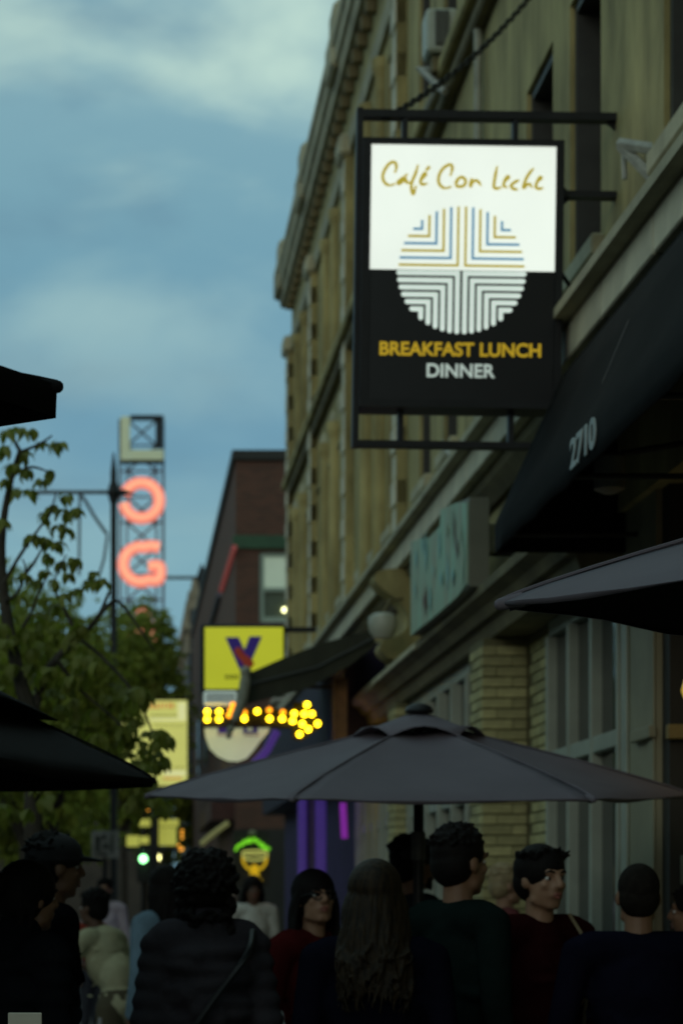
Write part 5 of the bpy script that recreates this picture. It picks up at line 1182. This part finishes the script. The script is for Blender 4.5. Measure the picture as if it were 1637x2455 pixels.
        for k in range(260):
            x = rnd.uniform(-.07, .07); p0 = Vector((x, rnd.uniform(-.06, .05), .115)); b.cap(h(p0+Vector((0, 0, -.012-abs(x)*.25))), h(p0+Vector((rnd.uniform(-.02, .03)+x*.15, rnd.uniform(-.01, .03), rnd.uniform(.0, .016)-abs(x)*.3))), .009, .004)
    elif hair == 'buzz':
        b.ball(h((0, -.020, .042)), (.0785, .0985, .0890), 3, rot=HY); b.ball(h((0, -.040, .0)), (.0765, .072, .080), 3, rot=HY)
    elif hair in ('long', 'longback'):
        crown(.016)
        for k in range(200):
            a = math.pi + rnd.uniform(-.25, math.pi+.25); cx_, cy_ = math.cos(a), math.sin(a)
            p0 = Vector((cx_*.070, cy_*.095-.01, .07)); L_ = rnd.uniform(.26, .46) if hair == 'long' else rnd.uniform(.12, .32)
            if hair == 'long' and abs(cx_) > .75: p0.y += .025
            pts = [h(p0), h((cx_*.100, cy_*.108-.02, -.03)), h((cx_*.105+rnd.uniform(-.01, .01), cy_*.10-(.035 if hair == 'long' else .06), -.14)), h((cx_*.112+rnd.uniform(-.02, .02), cy_*.07-(.07 if hair == 'long' else .115), -.10-L_*.6)), h((cx_*.10+rnd.uniform(-.03, .03), cy_*.05-(.085 if hair == 'long' else .145), -.07-L_))]
            ph = rnd.uniform(0, 6.28); pts = [p_+Vector((.010*math.sin(ph+j*1.7), .008*math.cos(ph+j*1.3), 0)) if j else p_ for j, p_ in enumerate(pts)]
            r_ = rnd.uniform(.006, .0105); b.tube(crv(pts, 3), [r_]*8+[r_*.8]*3+[r_*.45]*2, 6)
    elif hair == 'curly':
        crown(.030)
        for k in range(520):
            n = Vector((rnd.gauss(0, 1), rnd.gauss(0, 1)-.35, rnd.gauss(0, 1)+.2)).normalized()
            if n.y > .45 and n.z < .35: continue
            c_ = Vector((n.x*.112, n.y*.125-.03, n.z*.125+.03 - (.07 if n.z < -.3 else 0))); c_ = c_*rnd.uniform(.93, 1.10); b.ball(h(c_), rnd.uniform(.009, .017), 1)
        for k in range(60):
            n = Vector((rnd.uniform(-1, 1), rnd.uniform(-1, -.1), 0)); b.ball(h((n.x*.10, n.y*.10, rnd.uniform(-.17, -.03))), rnd.uniform(.02, .03), 1)
    elif hair == 'bun':
        crown(.016); b.ball(h((0, -.135, .055)), (.05, .048, .05), 2)
        for k in range(14): a = k*.45; b.cap(h((math.cos(a)*.05, -.06, .05+math.sin(a)*.06)), h((math.cos(a)*.03, -.125, .055+math.sin(a)*.03)), .012, .009)
        for k in range(20): a = rnd.uniform(3.3, 6.1); b.cap(h((math.cos(a)*.085, math.sin(a)*.06-.03, -.02)), h((math.cos(a)*.085, math.sin(a)*.06-.04, rnd.uniform(-.13, -.07))), .016, .008)
    if hair: remesh(b, 'hair', hm, o, Tl, 0.0048, 0)
    if beard:
        b = MB()
        for k in range(70):
            a = rnd.uniform(-1.2, 1.2); z = rnd.uniform(-.105, -.045); p = h((math.sin(a)*.056, .018+math.cos(a)*.056, z)); b.ball(p, rnd.uniform(.009, .014), 1)
        remesh(b, 'beard', M_hairD, o, Tl, 0.007, 1)
    if cap:
        b = MB(); b.ball(h((0, -.008, .058)), (.094, .113, .082), 3, rot=HY); b.ball(h((0, -.006, .035)), (.095, .112, .03), 3, rot=HY)
        if cap == 'brim': 
            for k in range(9): a = -0.75+k*.19; b.cap(h((math.sin(a)*.075, .075, .045)), h((math.sin(a)*.095, .105+.075*math.cos(a), .032)), .010, .006)
        elif cap == 'hat':
            for k in range(26): a = k*2*math.pi/26; b.cap(h((math.sin(a)*.09, math.cos(a)*.11, .032)), h((math.sin(a)*.135, math.cos(a)*.165, .026)), .013, .009)
        k = remesh(b, 'cap', mat('black_cap', (0.010, 0.010, 0.011), 0.9, 0.2, 8, 0.2), o, Tl, 0.007, 2)
    return o, T, h
def place(px, ytop, Y, **k):
    p = P(px, ytop, Y); return dict(loc=(p.x, Y, 0), height=p.z/1.0)
def dress(o, T, name, mb, m):
    """extra worn piece given in body coordinates"""
    k = mb.build(name, m, None, True); k.data.transform(T); k.parent = o; return k
BLK = (0.005, 0.005, 0.006)
# people in front, left to right
q = place(62, 2068, 8.4); o, T, h = person('person with dark bun in black padded jacket at the far left, profile to the right', q['loc'], q['height'], R(55), 'tan', ('puffer', (0.007, 0.008, 0.010), .8), hair='bun', arms=('down', 'down'), build=1.05)
q = place(122, 1998, 9.6); person('person in black brimmed hat standing behind the dark bun person at left', q['loc'], q['height'], R(70), 'tan', ('tshirt', BLK), hair='short', cap='brim', arms=('down', 'down'))
q = place(492, 2052, 9.3); o, T, h = person('person with big dark curly hair in grey quilted puffer jacket seen from behind', q['loc'], q['height'], R(-8), 'tan', ('puffer', (0.034, 0.031, 0.036), .6), hair='curly', arms=('down', 'down'), build=0.98)
mb = MB(); mb.tube(crv([(.17, -.08, 1.47), (.12, -.215, 1.38), (0, -.225, 1.22), (-.12, -.215, 1.05), (-.20, -.12, .92), (-.20, .06, .90)], 5), .014, 6, flat=None); dress(o, T, 'shoulder_strap', mb, M_black)
q = place(748, 2086, 10.4); o, T, h = person('person with glasses and long dark hair in dark red top looking right', q['loc'], q['height'], R(138), 'light', ('tshirt', (0.06, 0.008, 0.008)), hair='long', glasses=True, head_yaw=R(22), head_tilt=R(12), arms=('bent', 'down'))
q = place(898, 2066, 8.25); o, T, h = person('person with long brown hair in dark navy jacket seen from behind left of the pole', q['loc'], q['height'], R(8), 'light', ('coat', (0.005, 0.005, 0.010)), hair='longback', hairm=M_hairB, arms=('down', 'down'), build=1.08)
mb = MB(); mb.tube([(.19, -.10, .93), (.205, -.14, 1.04), (.22, -.14, 1.10)], .011, 8); mb.tube([(.19, -.10, .93), (.14, -.14, .925)], .013, 8); dress(o, T, 'bag_buckle', mb, mat('steel_buckle', (0.4, 0.42, 0.45), 0.35, 0.1, 5, 0, metal=0.3))
q = place(984, 2003, 11.75); person('bearded person in dark cap partly hidden behind the umbrella pole', q['loc'], q['height'], R(62), 'tan', ('tshirt', (0.02, 0.022, 0.025)), hair='short', cap='plain', beard=True, head_yaw=R(8))
q = place(1096, 1978, 8.9); o, T, h = person('tall person with short black hair in dark green printed shirt seen from behind', q['loc'], q['height'], R(50), 'tan', ('tshirt', (0.006, 0.011, 0.010)), hair='short', arms=('down', 'down'), sleeve='long', head_yaw=R(6), build=0.92)
mb = MB(); mb.tube(crv([(-.15, -.125, 1.33), (-.10, -.142, 1.30), (-.075, -.142, 1.22)], 4), [.02]*3+[.03]*3+[.025]*3, 8, flat=None); k = dress(o, T, 'shirt_print', mb, mat('pale_teal_print', (0.26, 0.36, 0.36), 0.8, 0.2, 20, 0)); k.data.transform(Matrix.Diagonal((1, 1, 1, 1)))
mb = MB(); mb.tube(crv([(-.13, -.12, 1.24), (-.10, -.135, 1.12), (-.08, -.128, 1.00), (-.09, -.128, .92)], 4), [.03]*5+[.04]*5+[.02]*3, 8); dress(o, T, 'shirt_print', mb, mat('olive_print', (0.055, 0.07, 0.015), 0.8, 0.4, 16, 0))
mb = MB(); mb.ball((-.05, -.13, .93), (.028, .012, .028), 2); dress(o, T, 'shirt_print', mb, mat('lilac_print', (0.16, 0.14, 0.24), 0.8, 0.2, 16, 0))
q = place(1292, 2026, 9.3); o, T, h = person('person with dark swept hair in open collared maroon shirt facing right, mouth open', q['loc'], q['height'], R(158), 'light', ('collar', (0.018, 0.004, 0.004)), hair='quiff', arms=('down', 'down'), head_yaw=R(-8))
mb = MB(); mb.tube(crv([(-.10, .05, 1.50), (-.12, .135, 1.38), (-.10, .165, 1.22), (-.08, .165, 1.02), (-.06, .16, .9)], 5), .007, 6); dress(o, T, 'cord', mb, mat('tan_cord', (0.14, 0.11, 0.06), 0.8))
q = place(1530, 2066, 8.9); person('person with shaved dark hair in navy top seen from behind at the right', q['loc'], q['height'], R(4), 'tan', ('tshirt', (0.005, 0.005, 0.011)), hair='buzz', arms=('bent', 'bent'), build=1.22, sleeve='long', hairm=mat('stubble_hair', (0.012, 0.010, 0.008), 0.9, 0.3, 40, 0.1, spec=0.05))
q = place(1668, 2120, 10.5); person('person in grey shirt cut off by the right edge of the photo', q['loc'], q['height'], R(-60), 'tan', ('tshirt', (0.10, 0.11, 0.12)), hair='short')
# further back
q = place(1208, 2072, 15.0); person('distant person with fair hair and glasses between green shirt and maroon shirt', q['loc'], q['height'], R(80), 'light', ('tshirt', (0.10, 0.03, 0.03)), hair='short', hairm=mat('fair_hair', (0.25, 0.19, 0.10), 0.6, 0.3, 20, 0.2), glasses=True)
q = place(606, 2100, 24.0); person('distant person in white top with long black hair under the neon glass', q['loc'], q['height'], R(172), 'dark', ('tshirt', (0.42, 0.42, 0.38)), hair='long', arms=('down', 'bent'), sleeve='short')
q = place(285, 2125, 15.5); o, T, h = person('person in cream hooded jacket and brown trousers leaning forward in the street', q['loc'], q['height']*1.02, R(-52), 'dark', ('coat', (0.40, 0.385, 0.25)), legs=(0.075, 0.062, 0.035), hair='short', lean=.42, arms=('forward', 'bent'))
mb = MB()
for sd_ in (-1, 1): mb.tube([(.185*sd_, .01, .86), (.178*sd_, .02, .5), (.162*sd_, -.01, .14)], [.012, .014, .012], 6)
dress(o, T, 'trouser_stripe', mb, mat('white_stripe', (0.42, 0.42, 0.44), 0.8))
q = place(398, 2078, 14.6); person('person in light blue jacket with dark hair half hidden by the grey puffer jacket', q['loc'], q['height'], R(-35), 'dark', ('coat', (0.13, 0.20, 0.26)), hair='long', arms=('down', 'down'))
q = place(222, 2160, 26.0); person('small distant person in red top left of the cream hooded jacket', q['loc'], q['height'], R(150), 'light', ('tshirt', (0.16, 0.03, 0.02)), hair='short')
q = place(252, 2105, 28.0); person('small distant person in pale top above the cream hooded jacket', q['loc'], q['height'], R(185), 'light', ('tshirt', (0.42, 0.38, 0.42)), hair='short')
# white card stand in the lower left corner
ca = P(20, 2428, 5.6); cb2 = P(101, 2428, 5.6)
tc_ = thing('table_card', 'pale grey menu card standing in the lower left corner', 'menu card', ((ca.x+cb2.x)/2, 5.6, ca.z-0.24))
MB().box(ca.x, cb2.x, 5.6, 5.606, ca.z-0.21, ca.z, 0.002).build('card', mat('pale_card', (0.50, 0.49, 0.41), 0.6, 0.05, 5, 0), tc_)
MB().box(ca.x-0.01, cb2.x+0.01, 5.57, 5.64, ca.z-0.235, ca.z-0.21, 0.004).build('holder', M_black, tc_)
tb_ = thing('patio_table', 'round black patio table under the menu card at lower left', 'table', ((ca.x+cb2.x)/2-0.1, 5.75, 0))
zt_ = ca.z-0.236; cc = ((ca.x+cb2.x)/2-0.1, 5.75, 0)
MB().lathe([(0.33, zt_-0.025), (0.35, zt_-0.02), (0.35, zt_-0.003), (0.33, zt_)], cc, 32).build('tabletop', M_black, tb_, True)
MB().lathe([(0.2, 0), (0.2, 0.02), (0.03, 0.04), (0.025, zt_-0.026)], cc, 20).build('pedestal', M_black, tb_, True)
